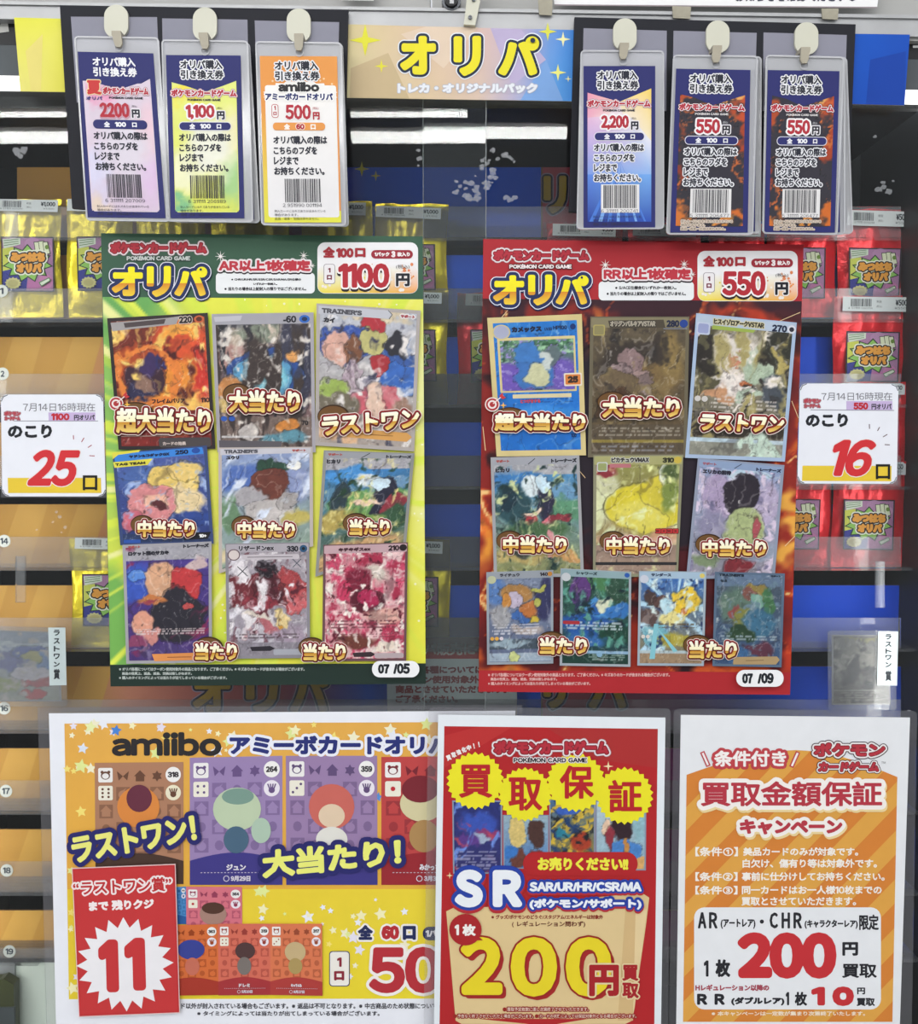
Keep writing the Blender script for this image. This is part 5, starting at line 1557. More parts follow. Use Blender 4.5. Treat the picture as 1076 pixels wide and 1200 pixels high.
card(RP, YP, C4, 37, ((0x4a8cc8, 0x8a8c5c), [('b', 0, 0, 1, .13, 0xA6A6AC), e(.3, .2, .4, .12, 0x3c78b4, .6), e(.45, .24, .16, .08, 0xD8E4E8, .5), e(.8, .27, .25, .09, 0x6c98bc, .5), e(.2, .4, .25, .2, 0x2c4c54, .5), e(.15, .36, .1, .14, 0x1c3440, .5), e(.85, .45, .3, .12, 0x5c9070, .6), e(.62, .36, .12, .16, 0x2c2c44, .35), e(.6, .22, .11, .05, 0xC8E0EC, .3), e(.68, .54, .1, .05, 0xD8707c, .3), e(.42, .52, .1, .08, 0xB84048, .4), e(.8, .52, .12, .04, 0x8c3440, .4), e(.45, .46, .14, .03, 0xECD0B8, .4), e(.5, .62, .5, .1, 0x4c6c48, .6), e(.66, .75, .05, .16, 0xD89498, .4), e(.3, .85, .4, .1, 0xB8a468, .6), e(.3, .8, .14, .1, 0x4c5048, .5), e(.85, .85, .2, .06, 0xC89860, .5), ('n', 12, 10, .63, 0xC8D098, 6), ('n', 10, 10, .65, 0x1c3434, 6)]), 0xA4A4A8,
     [('サポート', (6, 3, 21, 6.5), 0xA8504c, .35), ('ヒカリ', (5, 13, 21, 18), 0x2a2a34, .45), ('トレーナーズ', (68, 3, 97, 8), 0x2a2a34, .45)], [('poly', [(2, 1.5), (98, 1.5), (98, 9.5), (2, 9.5)], 0xA2A4AC), ('line', [(42, 9), (50, 2.5)], .8, 0x2c2c34)], seed=25, grain=.4, gf=20)
C5 = [(695.5, 533.5), (801, 533), (794.5, 676), (695, 676)]
card(RP, YP, C5, 36, ((0x8c8c4c, 0xA88c6c), [e(.12, .3, .2, .3, 0xC8C8A0, .6), ('s', 25, 9, .56, 0xDCE0B0), e(.6, .42, .5, .22, 0xD8C838, .3), e(.55, .5, .4, .16, 0xDCD05c, .6), e(.78, .28, .2, .16, 0xD0C040, .5), e(.82, .15, .06, .1, 0xE8ECE0, .4), e(.9, .3, .12, .2, 0x7c8c44, .6), e(.9, .12, .14, .08, 0x4c5c34, .6), e(.08, .1, .2, .08, 0x8a3038, .5), e(.85, .66, .2, .08, 0xC89c78, .6), e(.5, .72, .6, .06, 0xD8A890, .6), ('b', 0, .75, 1, 1, 0xA08878), ('n', 9, 8, .63, 0xE8ECA8, 5)]), 0x8c8a70,
     [('310', (77, 3, 90, 9), 0x2c2a1c, .5), ('ピカチュウVMAX', (20, 2.5, 62, 8.5), 0x34302c, .4, ((.7, 0xC8C8C0),)), ('コロコロ', (72, 85, 98, 90), 0xC03434, .6, ((.7, 0x5a1c1c),)), ('マイカミナリ', (24, 113, 70, 117), 0x4a3a34, .3)], [('box', 1, 1.2, 99, 11, 1.5, 0xA8A670), ('ell', 94, 6, 4.4, 4, 0xC8B048), ('box', 4, 8, 16, 19, 2, 0xC4C8C8), ('box', 5.2, 9.2, 14.8, 17.8, 1.6, 0x98a068), ('box', 18, 10, 42, 14.5, 1, 0xB87078), ('box', 3, 123, 98, 126.5, .5, 0x2c2a2c)], seed=26, warp=.05, grain=.2)
C6 = [(818, 536.5), (919.5, 545), (908, 676), (804, 679)]
card(RP, YP, C6, 37, ((0x90a0c4, 0x908c98), [e(.6, .08, .4, .05, 0xB8D0E0, .6), e(.3, .3, .3, .22, 0xA898b8, .6), e(.85, .35, .25, .25, 0xB4A8C4, .6), ('n', 14, 12, .55, 0xD8C8DC, 6), ('n', 10, 9, .64, 0x6c6888, 6), e(.55, .27, .22, .18, 0x2c2630, .2), e(.6, .6, .28, .22, 0xA8B480, .3), e(.76, .58, .06, .1, 0xA85058, .4), e(.2, .55, .2, .14, 0x8c88a4, .6), e(.6, .92, .2, .08, 0x7c2c34, .4), e(.85, .8, .2, .1, 0x9aa4b8, .6), e(.2, .85, .2, .07, 0x7c8c6c, .6)]), 0x9098ac,
     [('サポート', (6, 4, 22, 7.5), 0xA06070, .35), ('エリカの招待', (7, 12, 40, 17.5), 0x2a2a3c, .45), ('トレーナーズ', (68, 5.5, 97, 10), 0x2c3450, .45)], [('poly', [(2, 1.5), (98, 2.5), (98, 11), (2, 9)], 0x8ca0c0), ('line', [(43, 9), (51, 3)], .8, 0x2c2c44)], seed=27, grain=.3, gf=22)
C7 = [(570, 670.5), (648.5, 668), (648.5, 777.5), (571, 779)]
card(RP, YP, C7, 44, ((0x7c88a0, 0x5a6480), [e(.1, .2, .25, .2, 0x5478b0, .6), e(.45, .22, .3, .1, 0xA87c48, .4), e(.42, .3, .14, .1, 0xC0B4C8, .3), e(.68, .4, .16, .1, 0xB8703c, .3), e(.26, .32, .08, .1, 0xC88840, .4), e(.9, .3, .18, .3, 0x34365c, .6), e(.8, .18, .12, .04, 0xB0B058, .4), e(.8, .33, .06, .04, 0xB0B058, .4), e(.74, .52, .08, .05, 0xC8b040, .4), e(.5, .5, .18, .06, 0x3c64a4, .4), e(.2, .5, .2, .14, 0x9c9ca0, .5), e(.6, .65, .3, .06, 0xB0A4a0, .6), ('t', .05, .57, .8, .7, 4, 0xD8D8E0), ('b', 0, .74, 1, .86, 0x44505c), e(.35, .8, .4, .05, 0x94a8b4, .6), ('b', 0, .9, 1, .99, 0xA0B0c0), e(.4, .93, .1, .05, 0xC8D088, .4)]), 0x9AA2AC,
     [('140', (80, 3, 92, 8.5), 0x2a2430, .45), ('ライチュウ', (20, 3, 50, 8), 0x3a3a44, .4)], [('box', 1, 1.2, 99, 11, 1.5, 0x969CA4), ('ell', 95, 5.5, 3.6, 3.4, 0xC0843c), ('ell', 8, 12, 6.5, 6, 0xB8BC98), ('ell', 8, 101, 3, 2.8, 0xE0A848), ('ell', 15, 101, 3, 2.8, 0xE0A848), ('ell', 22, 101, 3, 2.8, 0xD8D0D8)], seed=28, nu=70, nv=96, grain=.3)
C8 = [(657, 666), (740, 670), (739, 781.5), (656, 780)]
card(RP, YP, C8, 43, ((0x34604c, 0x1c3c44), [e(.6, .12, .5, .1, 0x4a7c50, .6), e(.85, .2, .2, .2, 0x2c4c3c, .5), e(.25, .2, .16, .16, 0x5c3a78, .35), e(.25, .4, .08, .12, 0x2c3050, .5), e(.55, .38, .22, .12, 0x4a8cc8, .3), e(.5, .38, .08, .06, 0x2c64b0, .4), e(.62, .32, .12, .08, 0xD8DCC0, .4), e(.85, .4, .25, .08, 0x3470b4, .5), e(.4, .58, .6, .14, 0x24549c, .6), e(.8, .65, .3, .12, 0x1c4034, .5), e(.3, .75, .4, .1, 0x3468a8, .6), ('n', 10, 9, .6, 0x5c9c8c, 6), ('n', 9, 8, .62, 0x142c34, 6), ('t', .05, .54, .9, .64, 3, 0xC8D4DC), ('b', 0, .86, 1, .885, 0x8cb0cc), ('b', 0, .885, 1, 1, 0x1c3c34), ('t', .4, .9, .95, .97, 3, 0x98b0a8)]), 0xA2AAB2,
     [('シャワーズ', (22, 3, 52, 8), 0x2a3c44, .4)], [('box', 1, 1.2, 99, 11, 1.5, 0x8CA6AC), ('ell', 94, 5.5, 3.6, 3.4, 0x2c58a8), ('ell', 8, 12, 6.5, 6, 0xC4C8CC), ('box', 4, 75, 28, 80, 2, 0xA83038), ('ell', 56, 123, 4, 3.6, 0x84acc8)], seed=29, nu=70, nv=96, grain=.3)
C9 = [(749, 669), (828, 670), (825, 780.5), (747, 780)]
card(RP, YP, C9, 44, ((0x3c6cb4, 0x8c7c54), [('R', .55, .4, 40, .5, 0xB0D4E8), e(.7, .32, .26, .16, 0xE4C03c, .35), e(.7, .42, .08, .04, 0xC87840, .4), e(.5, .5, .24, .1, 0xE4D890, .5), e(.16, .26, .1, .08, 0x4a3a38, .4), e(.3, .33, .12, .08, 0x5c4440, .4), e(.1, .48, .2, .1, 0x5c4a48, .5), e(.4, .36, .12, .08, 0xB8DCE8, .5), e(.25, .7, .25, .14, 0x74b0c0, .4), e(.6, .75, .4, .1, 0xA89c40, .6), ('n', 10, 8, .6, 0xDCECE8, 6), ('n', 9, 9, .64, 0x1c3060, 6), ('t', .3, .55, .9, .6, 1, 0x5a4a30), ('b', 0, .86, 1, .885, 0xB4C4C8), ('b', 0, .885, 1, 1, 0x9c8468)]), 0xA2B0BC,
     [('サンダース', (18, 3, 48, 8), 0x2a3450, .4)], [('box', 1, 1.2, 99, 11, 1.5, 0xA4BCD0), ('ell', 94, 6, 3.8, 3.4, 0xD8C468), ('ell', 8, 12, 6.5, 6, 0xC8CCD8), ('ell', 8, 97, 3, 2.8, 0xD8D0C8), ('ell', 15, 97, 3, 2.8, 0xD8D0C8), ('poly', [(24, 78), (30, 78), (26, 130), (18, 130)], 0x84c4d0), ('poly', [(24, 78), (60, 118), (54, 120)], 0x84c4d0)], seed=30, nu=70, nv=96, grain=.3)
C10 = [(838, 670), (920, 672), (916, 782), (835, 780.5)]
card(RP, YP, C10, 44, ((0x4c5864, 0x3c5478), [('b', 0, 0, 1, .13, 0x627690), e(.3, .35, .3, .25, 0x5c7468, .6), e(.6, .2, .2, .1, 0x8a7840, .35), e(.5, .22, .14, .08, 0x7c5048, .5), e(.6, .3, .12, .08, 0x74a090, .4), e(.8, .3, .12, .16, 0x44704c, .5), e(.3, .42, .14, .08, 0x8c4a48, .5), e(.4, .52, .16, .18, 0x7c7c40, .5), e(.65, .55, .28, .2, 0x3c6884, .5), e(.35, .68, .25, .1, 0x2c4430, .5), e(.65, .85, .3, .1, 0x5c3444, .6), e(.3, .9, .3, .1, 0x3c6490, .6), ('n', 16, 14, .6, 0x6c8494, 5), ('t', .08, .68, .95, .74, 2, 0xA0B0B8)]), 0x5a6e86,
     [("TRAINER'S", (6, 2.5, 42, 6.5), 0x1c2838, .4), ('セミ', (8, 11, 18, 15), 0x24303c, .35), ('サポート', (80, 3, 94, 6), 0x283444, .3)], [('poly', [(30, 126), (93, 124), (97, 129), (92, 136), (30, 137)], 0xB0966c), ('line', [(48, 131), (74, 130)], .8, 0x6c5434)], seed=31, nu=70, nv=96, grain=.25)
caption(RP, YP, '超大当たり', (579.5, 484, 686.5, 505), 60, disc=(18, -3, 20, 12))
target(RP, YP, 577, 474, 58)
caption(RP, YP, '大当たり', (706, 465.5, 797, 489.5), 60, disc=(12, -3, 18, 12))
caption(RP, YP, 'ラストワン', (820.5, 486, 919.5, 506), 60, rot=2, shear=.1, disc=(16, -1, 18, 10))
caption(RP, YP, '中当たり', (589.5, 628.5, 664.5, 648.5), 60, disc=(8, -2, 16, 12), small=True)
caption(RP, YP, '中当たり', (710.5, 629, 785.5, 650), 60, disc=(8, -2, 16, 12), small=True)
caption(RP, YP, '中当たり', (823, 632.5, 898.5, 652.5), 60, disc=(8, -2, 16, 12), small=True)
caption(RP, YP, '当たり', (632.5, 746.5, 688.5, 767), 60, disc=(14, 0, 17, 12), small=True)
caption(RP, YP, '当たり', (807.5, 750.5, 864, 772), 60, disc=(10, 0, 17, 12), small=True)
footnotes(RP, YP, ((FN[0], (572, 788.5, 785, 793)), (FN[1], (575, 794, 653, 797.6)), (FN[2], (572, 799, 692, 803))), 0xE0B0AC, 6)
date_pill(RP, YP, (863, 785, 918.5, 804.8), '07', (869.8, 789, 882.5, 801.2), '/09', (888, 788.5, 907, 801.2), 60)

# ------------------------------------------------------------------ remaining-tickets signs


def tally_sign(label, q, cells, n, price, y=-0.0022):
    t = thing('tally_sign', W((q[2][0] + q[3][0]) / 2, q[2][1], y), label, 'sign', 'remaining ticket signs taped to the glass')
    slab('film_cover', [(q[0][0] - 1.5, q[0][1] - 1.5), (q[1][0] + 1.5, q[1][1] - 1.5), (q[2][0] + 1.5, q[2][1] + 1.5), (q[3][0] - 1.5, q[3][1] + 1.5)], y + 0.0004, y + 0.0008, M_FILM, t)
    p = Part(y)
    p.poly(rquad(q, 8), 0xECEEF6, 0)
    p.build('sign_sheet', t, None, 0.0003)
    p = Part(y)
    for i, c in enumerate(q):                            # dark corner slits of the film
        sx, sy = (1 if i in (0, 3) else -1), (1 if i in (0, 1) else -1)
        p.line([(c[0] + sx * 0.5, c[1] + sy * 8), (c[0] + sx * 2.8, c[1] + sy * 2.8), (c[0] + sx * 8, c[1] + sy * .5)], .9, 0x4a4c5c, 1)
    p.poly(cells['bar'], 0xE8C83C, 1)
    p.poly(cells['lav'], 0xC8B4DC, 1)
    p.line(cells['line'], .8, 0x8c8c98, 1)
    p.text('7月14日16時現在', cells['date'], 0x74747c, 2, bold=.12)
    p.text(price, cells['price'], 0xC02C38, 2, bold=.7)
    p.text('円オリパ', cells['yen'], 0x3c3c44, 2, bold=.3)
    a = cells['logo']
    p.text('ポケモン', (a[0] + 1, a[1], a[2] - 1, (a[1] + a[3]) / 2), 0xB84450, 2, bold=.5, outl=((.9, 0xA88890),))
    p.text('カードゲーム', (a[0] + 1.5, (a[1] + a[3]) / 2 + .8, a[2] - 1.5, a[3]), 0xB84450, 2, bold=.4, outl=((.8, 0xA88890),))
    for tk in cells['ticks']:
        p.line(tk, 1.0, 0xA8485A if n == '25' else 0x6c545c, 2)
    p.build('sign_print', t)
    p = Part(y)
    p.text('のこり', cells['rest'], 0x24262c, 2, bold=1.0)
    p.text(n, cells['num'], 0xD23238, 3, bold=2.4, shear=.28, res=4, outl=((1.0, 0xF0E4E4),))
    x0, y0, x1, y1 = cells['kuchi']
    w = 2.8
    for b in ((x0, y0, x1, y0 + w), (x0, y1 - w - 1, x1, y1 - 1), (x0, y0, x0 + w, y1), (x1 - w, y0, x1, y1)):
        p.box(*b, 0x1e1e1c, 4)
    p.build('count_lettering', t)


tally_sign('white sign reading 25, left of the green and yellow poster', [(1, 462.3), (120.7, 462.3), (124, 581.8), (2.6, 581.8)],
           dict(bar=[(9, 560), (118.3, 560), (118.8, 577.8), (9.5, 577.8)], lav=[(56.7, 483.3), (111.7, 483.3), (111.7, 493), (57, 493)], line=[(16, 493.3), (115, 493.3)],
                date=(26.7, 472, 111.7, 482.3), price=(60, 484.3, 81.5, 492.6), yen=(86.7, 486, 111, 492.6), logo=(4, 482, 25, 492.5), rest=(9, 497.5, 61, 513.5),
                num=(32, 527, 94, 570), kuchi=(97, 557, 114, 574.5), ticks=([(86, 510), (86.2, 515)], [(98.5, 513), (95.5, 518)], [(107.5, 521.5), (103, 524.5)], [(104.8, 534), (111, 534.3)])), '25', '1100')
tally_sign('white sign reading 16, right of the fiery red poster', [(937.7, 449.3), (1053, 450), (1051.2, 567), (934.6, 566.6)],
           dict(bar=[(940.6, 545.7), (1045, 546), (1044.7, 564), (940, 563.5)], lav=[(992, 470), (1046, 470), (1046, 480.4), (992, 480.2)], line=[(950, 480.3), (1048, 481)],
                date=(962.7, 459.6, 1046, 469.5), price=(1000.3, 471.6, 1017.7, 480), yen=(1021.5, 473, 1045, 480), logo=(941, 467, 963, 478), rest=(944.3, 484.5, 994, 500.5),
                num=(976, 515, 1027, 558.5), kuchi=(1026.6, 544, 1043.4, 561.5), ticks=([(1019, 497), (1019.2, 502.5)], [(1031, 500.5), (1028.5, 505)], [(1040, 509), (1035, 512)], [(1037, 521), (1043, 521.3)])), '16', '550')

# ------------------------------------------------------------------ lottery card poster (lower left)
YA = -0.0016
AP = thing('lottery_poster', W(400, 1230, YA), 'white-edged orange poster at the lower left with a big dark heading and purple card pictures', 'poster')
p = Part(YA)
p.poly([(57.3, 836), (604, 833), (604, 1240), (66.5, 1240)], 0xEEF0F8, 0)
p.build('paper_sheet', AP, None, 0.0004)
slab('laminate_film', [(44, 829), (612, 826), (612, 1246), (56, 1246)], YA + 0.0006, YA + 0.001, M_FILM, AP)
p = Part(YA)
p.poly([(75.5, 848), (602, 846), (602, 1170), (80.8, 1171)], 0xE8B044, 1)
p.poly([(75.5, 848), (602, 846), (602, 1042), (79, 1042)], [0xE6AE52, 0xE6AE52, 0xE8B444, 0xE6AE46], 2)
p.poly([(79, 1042), (602, 1042), (602, 1170), (80.8, 1171)], [0xEACA3C, 0xEED83E, 0xEEDC34, 0xEAD038], 2)
rs = random.Random(21)
for i in range(86):
    x, y_ = (rs.uniform(78, 112), rs.uniform(850, 1168)) if i < 20 else ((rs.uniform(80, 520), rs.uniform(848, 884)) if i < 54 else (rs.uniform(290, 520), rs.uniform(1042, 1120)) if i < 80 else (rs.uniform(380, 430), rs.uniform(1080, 1165)))
    p.star(x, y_, rs.choice((2.5, 4, 5, 7, 8)), 5, .5, rs.choice((0xF4EFD0, 0xECEEF8, 0xE4EC9C, 0xF6E27C, 0xE8E4F4, 0xF6F0C0)), 3, rs.uniform(-110, -70))
for x, y_, r, c in ((136, 856, 7, 0x4c86d8), (443, 934, 6, 0x5c90d8), (95, 898, 9, 0xE4EC9C), (97, 877, 7, 0xDCE4F4), (106, 852, 8, 0xEAEFB0), (189, 852, 6, 0xE8E0F0)):
    p.star(x, y_, r, 5, .5, c, 4, -80)
p.build('background_print', AP)
p = Part(YA)
p.text('amiibo', (131, 858, 259.5, 886), 0x2E2C2E, 6, bold=1.7, res=4)
p.build('heading_lettering', AP)
p = Part(YA)
p.text('アミーボカードオリパ', (269, 862, 529, 884), 0x2C3478, 6, bold=1.4, outl=((3.2, 0xEEF0FA),))
p.build('subheading_lettering', AP)


def icon_card(q, num, base, dk, arc, name, date, dice, blot, lift=0.0):
    p = Part(YA - lift)
    W_, H_ = 104.0, 142.0
    p.xf = quad_map(q, W_, H_)
    p.box(0, 0, W_, H_, base, 5)
    lite = tuple(int(b * .5 + d * .5) for b, d in zip(hexa(base), hexa(dk)))
    for r_ in range(6):
        for c_ in range(5):
            x, y_ = 5 + c_ * 20, 8 + r_ * 20.5
            if r_ < 2 and c_ in (0, 4):
                continue
            if (r_ + c_) % 2 == 0 or r_ == 0:
                if r_:
                    p.box(x, y_, x + 16, y_ + 16, lite, 6)
                kk = (r_ * 3 + c_) % 4
                c0 = dk if r_ == 0 else base
                cx, cy = x + 8, y_ + 8
                if kk == 0:
                    p.ell(cx, cy + 1, 5.5, 5, c0, 7, 14)
                    p.poly([(cx, cy - 4), (cx + 4, cy - 7), (cx + 1, cy - 2)], c0, 7)
                elif kk == 1:
                    for sx in (-1, 1):
                        p.poly([(cx, cy), (cx + sx * 7, cy - 6), (cx + sx * 6, cy), (cx + sx * 5, cy + 5)], c0, 7)
                elif kk == 2:
                    p.poly([(cx - 7, cy), (cx, cy - 7), (cx + 7, cy), (cx + 5, cy), (cx + 5, cy + 6), (cx - 5, cy + 6), (cx - 5, cy)], c0, 7)
                else:
                    p.star(cx, cy, 6.5, 6, .6, c0, 7)
            else:
                p.ell(x + 8, y_ + 8, 5, 5.6, lite, 6, 12)
    p.rbox(4, 6, 21, 23, 2, 0xF2F0EE, 8)
    p.ell(12.5, 15, 5.5, 4.8, dk, 9, 16)
    p.ell(8.5, 11, 1.8, 1.8, dk, 9, 10)
    p.ell(16.5, 11, 1.8, 1.8, dk, 9, 10)
    p.ell(12.5, 15.6, 4, 3.3, 0xF2F0EE, 10, 14)
    p.rbox(4, 27, 21, 44, 2, 0xF0ECDC, 8)
    for dx, dy in {6: ((9, 31), (9, 35.5), (9, 40), (16, 31), (16, 35.5), (16, 40)), 4: ((9, 32), (16, 32), (9, 39), (16, 39)), 3: ((8, 40), (12.5, 35.5), (17, 31)), 1: ((12.5, 35.5),)}[dice]:
        p.ell(dx, dy, 1.5 if dice > 1 else 2.6, 1.5 if dice > 1 else 2.6, dk if dice > 1 else 0xC03038, 9, 10)
    p.ell(93 - 1, 14.5, 9, 9, 0xF4F2F0, 8)
    p.text(num, (85.5, 11.2, 98.5, 17.8), 0x3a363c, 9, bold=.5)
    p.ell(92, 35.5, 9, 9, 0xEFE8CC if num == '318' else 0xEFE9F2, 8)
    p.ell(92, 37.5, 3.6, 3.4, dk, 9, 14)
    for k in range(4):
        p.line([(90 + k * 1.6 - .4, 36), (87.5 + k * 3, 30.5)], 1.5, dk, 9)
    pts = [(0, H_ - 27)] + [(W_ * i / 12, H_ - 27 - 9 * math.sin(math.pi * i / 12)) for i in range(1, 12)] + [(W_, H_ - 27), (W_, H_), (0, H_)]
    p.poly(pts, arc, 8)
    for bx in blot:                                      # plain coloured shapes where the pictures stood
        p.ell(*bx[:4], bx[4], 10 + blot.index(bx), 24)
    if name:
        p.text(name, (41, 119, 63, 126), 0xE8E4EC, 16, bold=.4)
        for k in range(22):
            p.box(12 + k * 3.8, 128, 14 + k * 3.8, 128.8, 0xC8C0D0, 16)
        p.text(date, (46, 132, 68, 138), 0xDCD6E4, 16, bold=.35)
        p.ring(41, 135, 3.4, .8, 0xDCD6E4, 16)
    return p.build('card_picture', AP, M_PRINT)


icon_card([(111, 894), (215, 893), (215, 1036), (112, 1036)], '318', 0xB08064, 0x6c4a3a, 0x4c3830, '', '', 6, [(51, 52, 25, 24, 0xDC8A44), (52, 42, 15, 16, 0x6a3444), (52, 90, 13, 10, 0xC8A078)])
icon_card([(222.5, 888), (331, 885.7), (331, 1037), (222.5, 1037)], '264', 0x9C86B4, 0x6a5484, 0x423C86, 'ジュン', '9月29日', 4, [(53, 58, 27, 24, 0xBFCFB0), (54, 44, 18, 9, 0x7c9c90), (80, 82, 11, 14, 0xB0C8B4), (52, 92, 14, 15, 0x4c6880)])
icon_card([(335, 885.7), (442, 885.7), (442.5, 1037), (335.5, 1037)], '359', 0x9C82AC, 0x64507a, 0x423C86, '', '9月24日', 3, [(52, 56, 26, 25, 0xCC6A60), (52, 66, 15, 13, 0xE4CCB0), (52, 92, 18, 14, 0xE4E2DA)])
icon_card([(447, 887), (560, 886), (560, 1037), (447, 1037)], '311', 0xC04848, 0x7c2a34, 0x9a2c34, 'みかっち', '3月30日', 1, [(44, 52, 24, 20, 0xD8CFA4), (42, 36, 20, 15, 0x7c2a34), (46, 88, 16, 18, 0xB08a58)])
icon_card([(190, 1040), (218, 1039), (219, 1083), (192, 1083)], '363', 0x4c8cc8, 0x24588c, 0x2c5c9c, '', '', 6, [(40, 80, 20, 20, 0x3c74b0)])
icon_card([(218, 1039), (283.6, 1039.5), (284, 1120), (219, 1120)], '364', 0xD87484, 0x98405a, 0xA8384c, '', '', 1, [(50, 56, 25, 23, 0xA88478), (50, 44, 21, 12, 0x54382e)], lift=0.0003)
icon_card([(192, 1084.5), (255.4, 1083), (256, 1166), (193, 1167)], '363', 0xD8703C, 0x9a4420, 0xA83a2c, '', '', 4, [(52, 50, 26, 20, 0x3a4494), (54, 84, 14, 18, 0xC8705c)], lift=0.0011)
icon_card([(255.4, 1082.5), (316.5, 1082.5), (317, 1166), (256, 1166.5)], '319', 0xD8705C, 0x9c4038, 0xA8383c, 'ドレミ', '5月20日', 4, [(54, 54, 20, 17, 0x543c3c), (52, 84, 14, 18, 0x7c7470)], lift=0.0011)
icon_card([(316.5, 1082.5), (377.5, 1082.5), (378, 1167), (317, 1166)], '317', 0xDC7A54, 0x9c4c34, 0xB0403c, 'キャラメル', '8月27日', 3, [(50, 56, 21, 20, 0xC8B084), (50, 84, 14, 16, 0xB09860)], lift=0.0011)
p = Part(YA)
p.text('ラストワン！', (83, 967.5, 231, 999), 0xEEEC80, 24, bold=1.7, outl=((5.4, 0x2C2C6C),), rot=-10.5, shear=.05)
p.build('prize_lettering', AP)
p = Part(YA)
p.text('大当たり！', (306, 989, 471, 1022), 0xEEF07C, 24, bold=1.9, outl=((5.8, 0x2C2C6C),), rot=-5.5, shear=.05)
p.build('prize_lettering', AP)
p = Part(YA)
p.text('全', (419.5, 1084, 437, 1101.5), 0x28305C, 6, bold=1.2, outl=((2.2, 0xF4F0EC),))
p.text('60', (447, 1084.5, 468, 1101), 0xB83038, 6, bold=1.6, outl=((2.2, 0xF4F0EC),))
p.text('口', (472, 1085, 487.5, 1101.5), 0x28305C, 6, bold=1.4, outl=((2.2, 0xF4F0EC),))
p.rbox(495.5, 1086, 580, 1102, 7.5, 0x28305C, 6)
p.text('1パック', (499, 1089.5, 530, 1098.5), 0xF0F0F6, 7, bold=.6)
p.rbox(385.8, 1114.5, 410, 1156, 4, 0x3a3a6c, 6)
p.rbox(386.8, 1115.5, 409, 1155, 3.4, 0xF2EEE6, 7)
p.text('1', (395, 1122, 400.5, 1133), 0x8c2a3a, 8, bold=.7)
p.text('口', (391.5, 1138, 403.5, 1149), 0x8c2a3a, 8, bold=1.0)
p.text('500', (432.5, 1109.5, 560, 1164), 0xB8333C, 8, bold=3.2, outl=((3.6, 0xF6F0EC),), res=4)
p.build('price_lettering', AP)
footnotes(AP, YA, (('アミーボカード以外が封入されている場合もございます。※返品は不可となります。※中古商品のため状態について', (172, 1175.3, 512, 1182.3)),
                   ('※タイミングによっては当たりが出てしまっている場合がございます。', (231, 1184.6, 445, 1190.6))), 0x44444c, 4)

# red tally card stuck on that poster
YC = -0.0052
q = [(84, 1017.3), (205.7, 1012.4), (211, 1187.3), (92.3, 1192)]
TC = thing('tally_card', W(150, 1190, YC), 'red card with a white starburst reading 11, stuck on the orange lower left poster', 'card')
p = Part(YC)
p.poly(q, 0xE8C8C8, 0)
p.poly(sub(q, .008, .006, .992, .994), 0xC03438, 1)
p.poly(sub(q, .022, .016, .978, .984), 0xC83A3C, 2)
p.build('card_sheet', TC, None, 0.0004)
p = Part(YC)
p.text('“ラストワン賞”', (85.5, 1030, 201, 1047), 0xC03438, 3, bold=.45, outl=((2.0, 0xF6EAEA),), rot=-3)
p.text('まで 残りクジ', (104, 1054.5, 180.5, 1066.5), 0xF8EEEE, 3, bold=.75, rot=-2.4)
p.build('card_lettering', TC)
p = Part(YC)
p.star(146.5, 1130, 57, 20, .78, 0xF2F0F4, 3, -92, .97)
p.text('1', (115.5, 1101, 139, 1163), 0xC8393C, 4, bold=4.6, rot=-1.5, res=3)
p.text('1', (146, 1099, 170.5, 1161), 0xC8393C, 4, bold=4.6, rot=-1.5, res=3)
p.build('starburst_print', TC)

# ------------------------------------------------------------------ red buying poster (lower middle)
YB = -0.0064
BP = thing('buying_poster', W(645, 1230, YB), 'red lower middle poster with four yellow bursts and a big yellow 200', 'poster')
q = [(513.5, 837.5), (780, 841), (774.3, 1240), (508, 1240)]
p = Part(YB)
p.poly(q, 0xE8EEF4, 0)
p.build('paper_sheet', BP, None, 0.0004)
slab('laminate_film', rquad([(502, 829), (786, 830), (783, 1246), (496, 1246)], 6), YB + 0.0006, YB + 0.001, M_FILM, BP)
p = Part(YB)
red = [(520.8, 851), (771, 854.2), (766.5, 1240), (514.5, 1240)]
p.poly(red, 0xB4282C, 1)
p.poly([(521, 862), (560, 851.6), (600, 852), (521, 900)], 0xBE3434, 2)
p.poly([(640, 852.6), (771, 854.2), (770.5, 900), (700, 890)], 0xAE3232, 2)
p.poly([(523, 1068), (531, 1064), (600, 1062), (752, 1046), (761, 1052), (757, 1085), (741, 1196), (733, 1200), (541, 1200), (534, 1196)], 0xE2C894, 3)
p.poly([(733, 1066), (745, 1066), (742, 1196), (724, 1196)], 0xD8B884, 4)
p.poly([(745, 1066), (758, 1066), (744, 1180), (742, 1190)], 0xE8D0A0, 4)
p.star(713, 898, 6, 4, .25, 0xF4E0B0, 4)
p.star(527, 1026, 4, 4, .25, 0xF4E0B0, 4)
p.poly([(560, 1194), (690, 1194), (640, 1202)], 0xB4282C, 4)
p.build('background_print', BP)
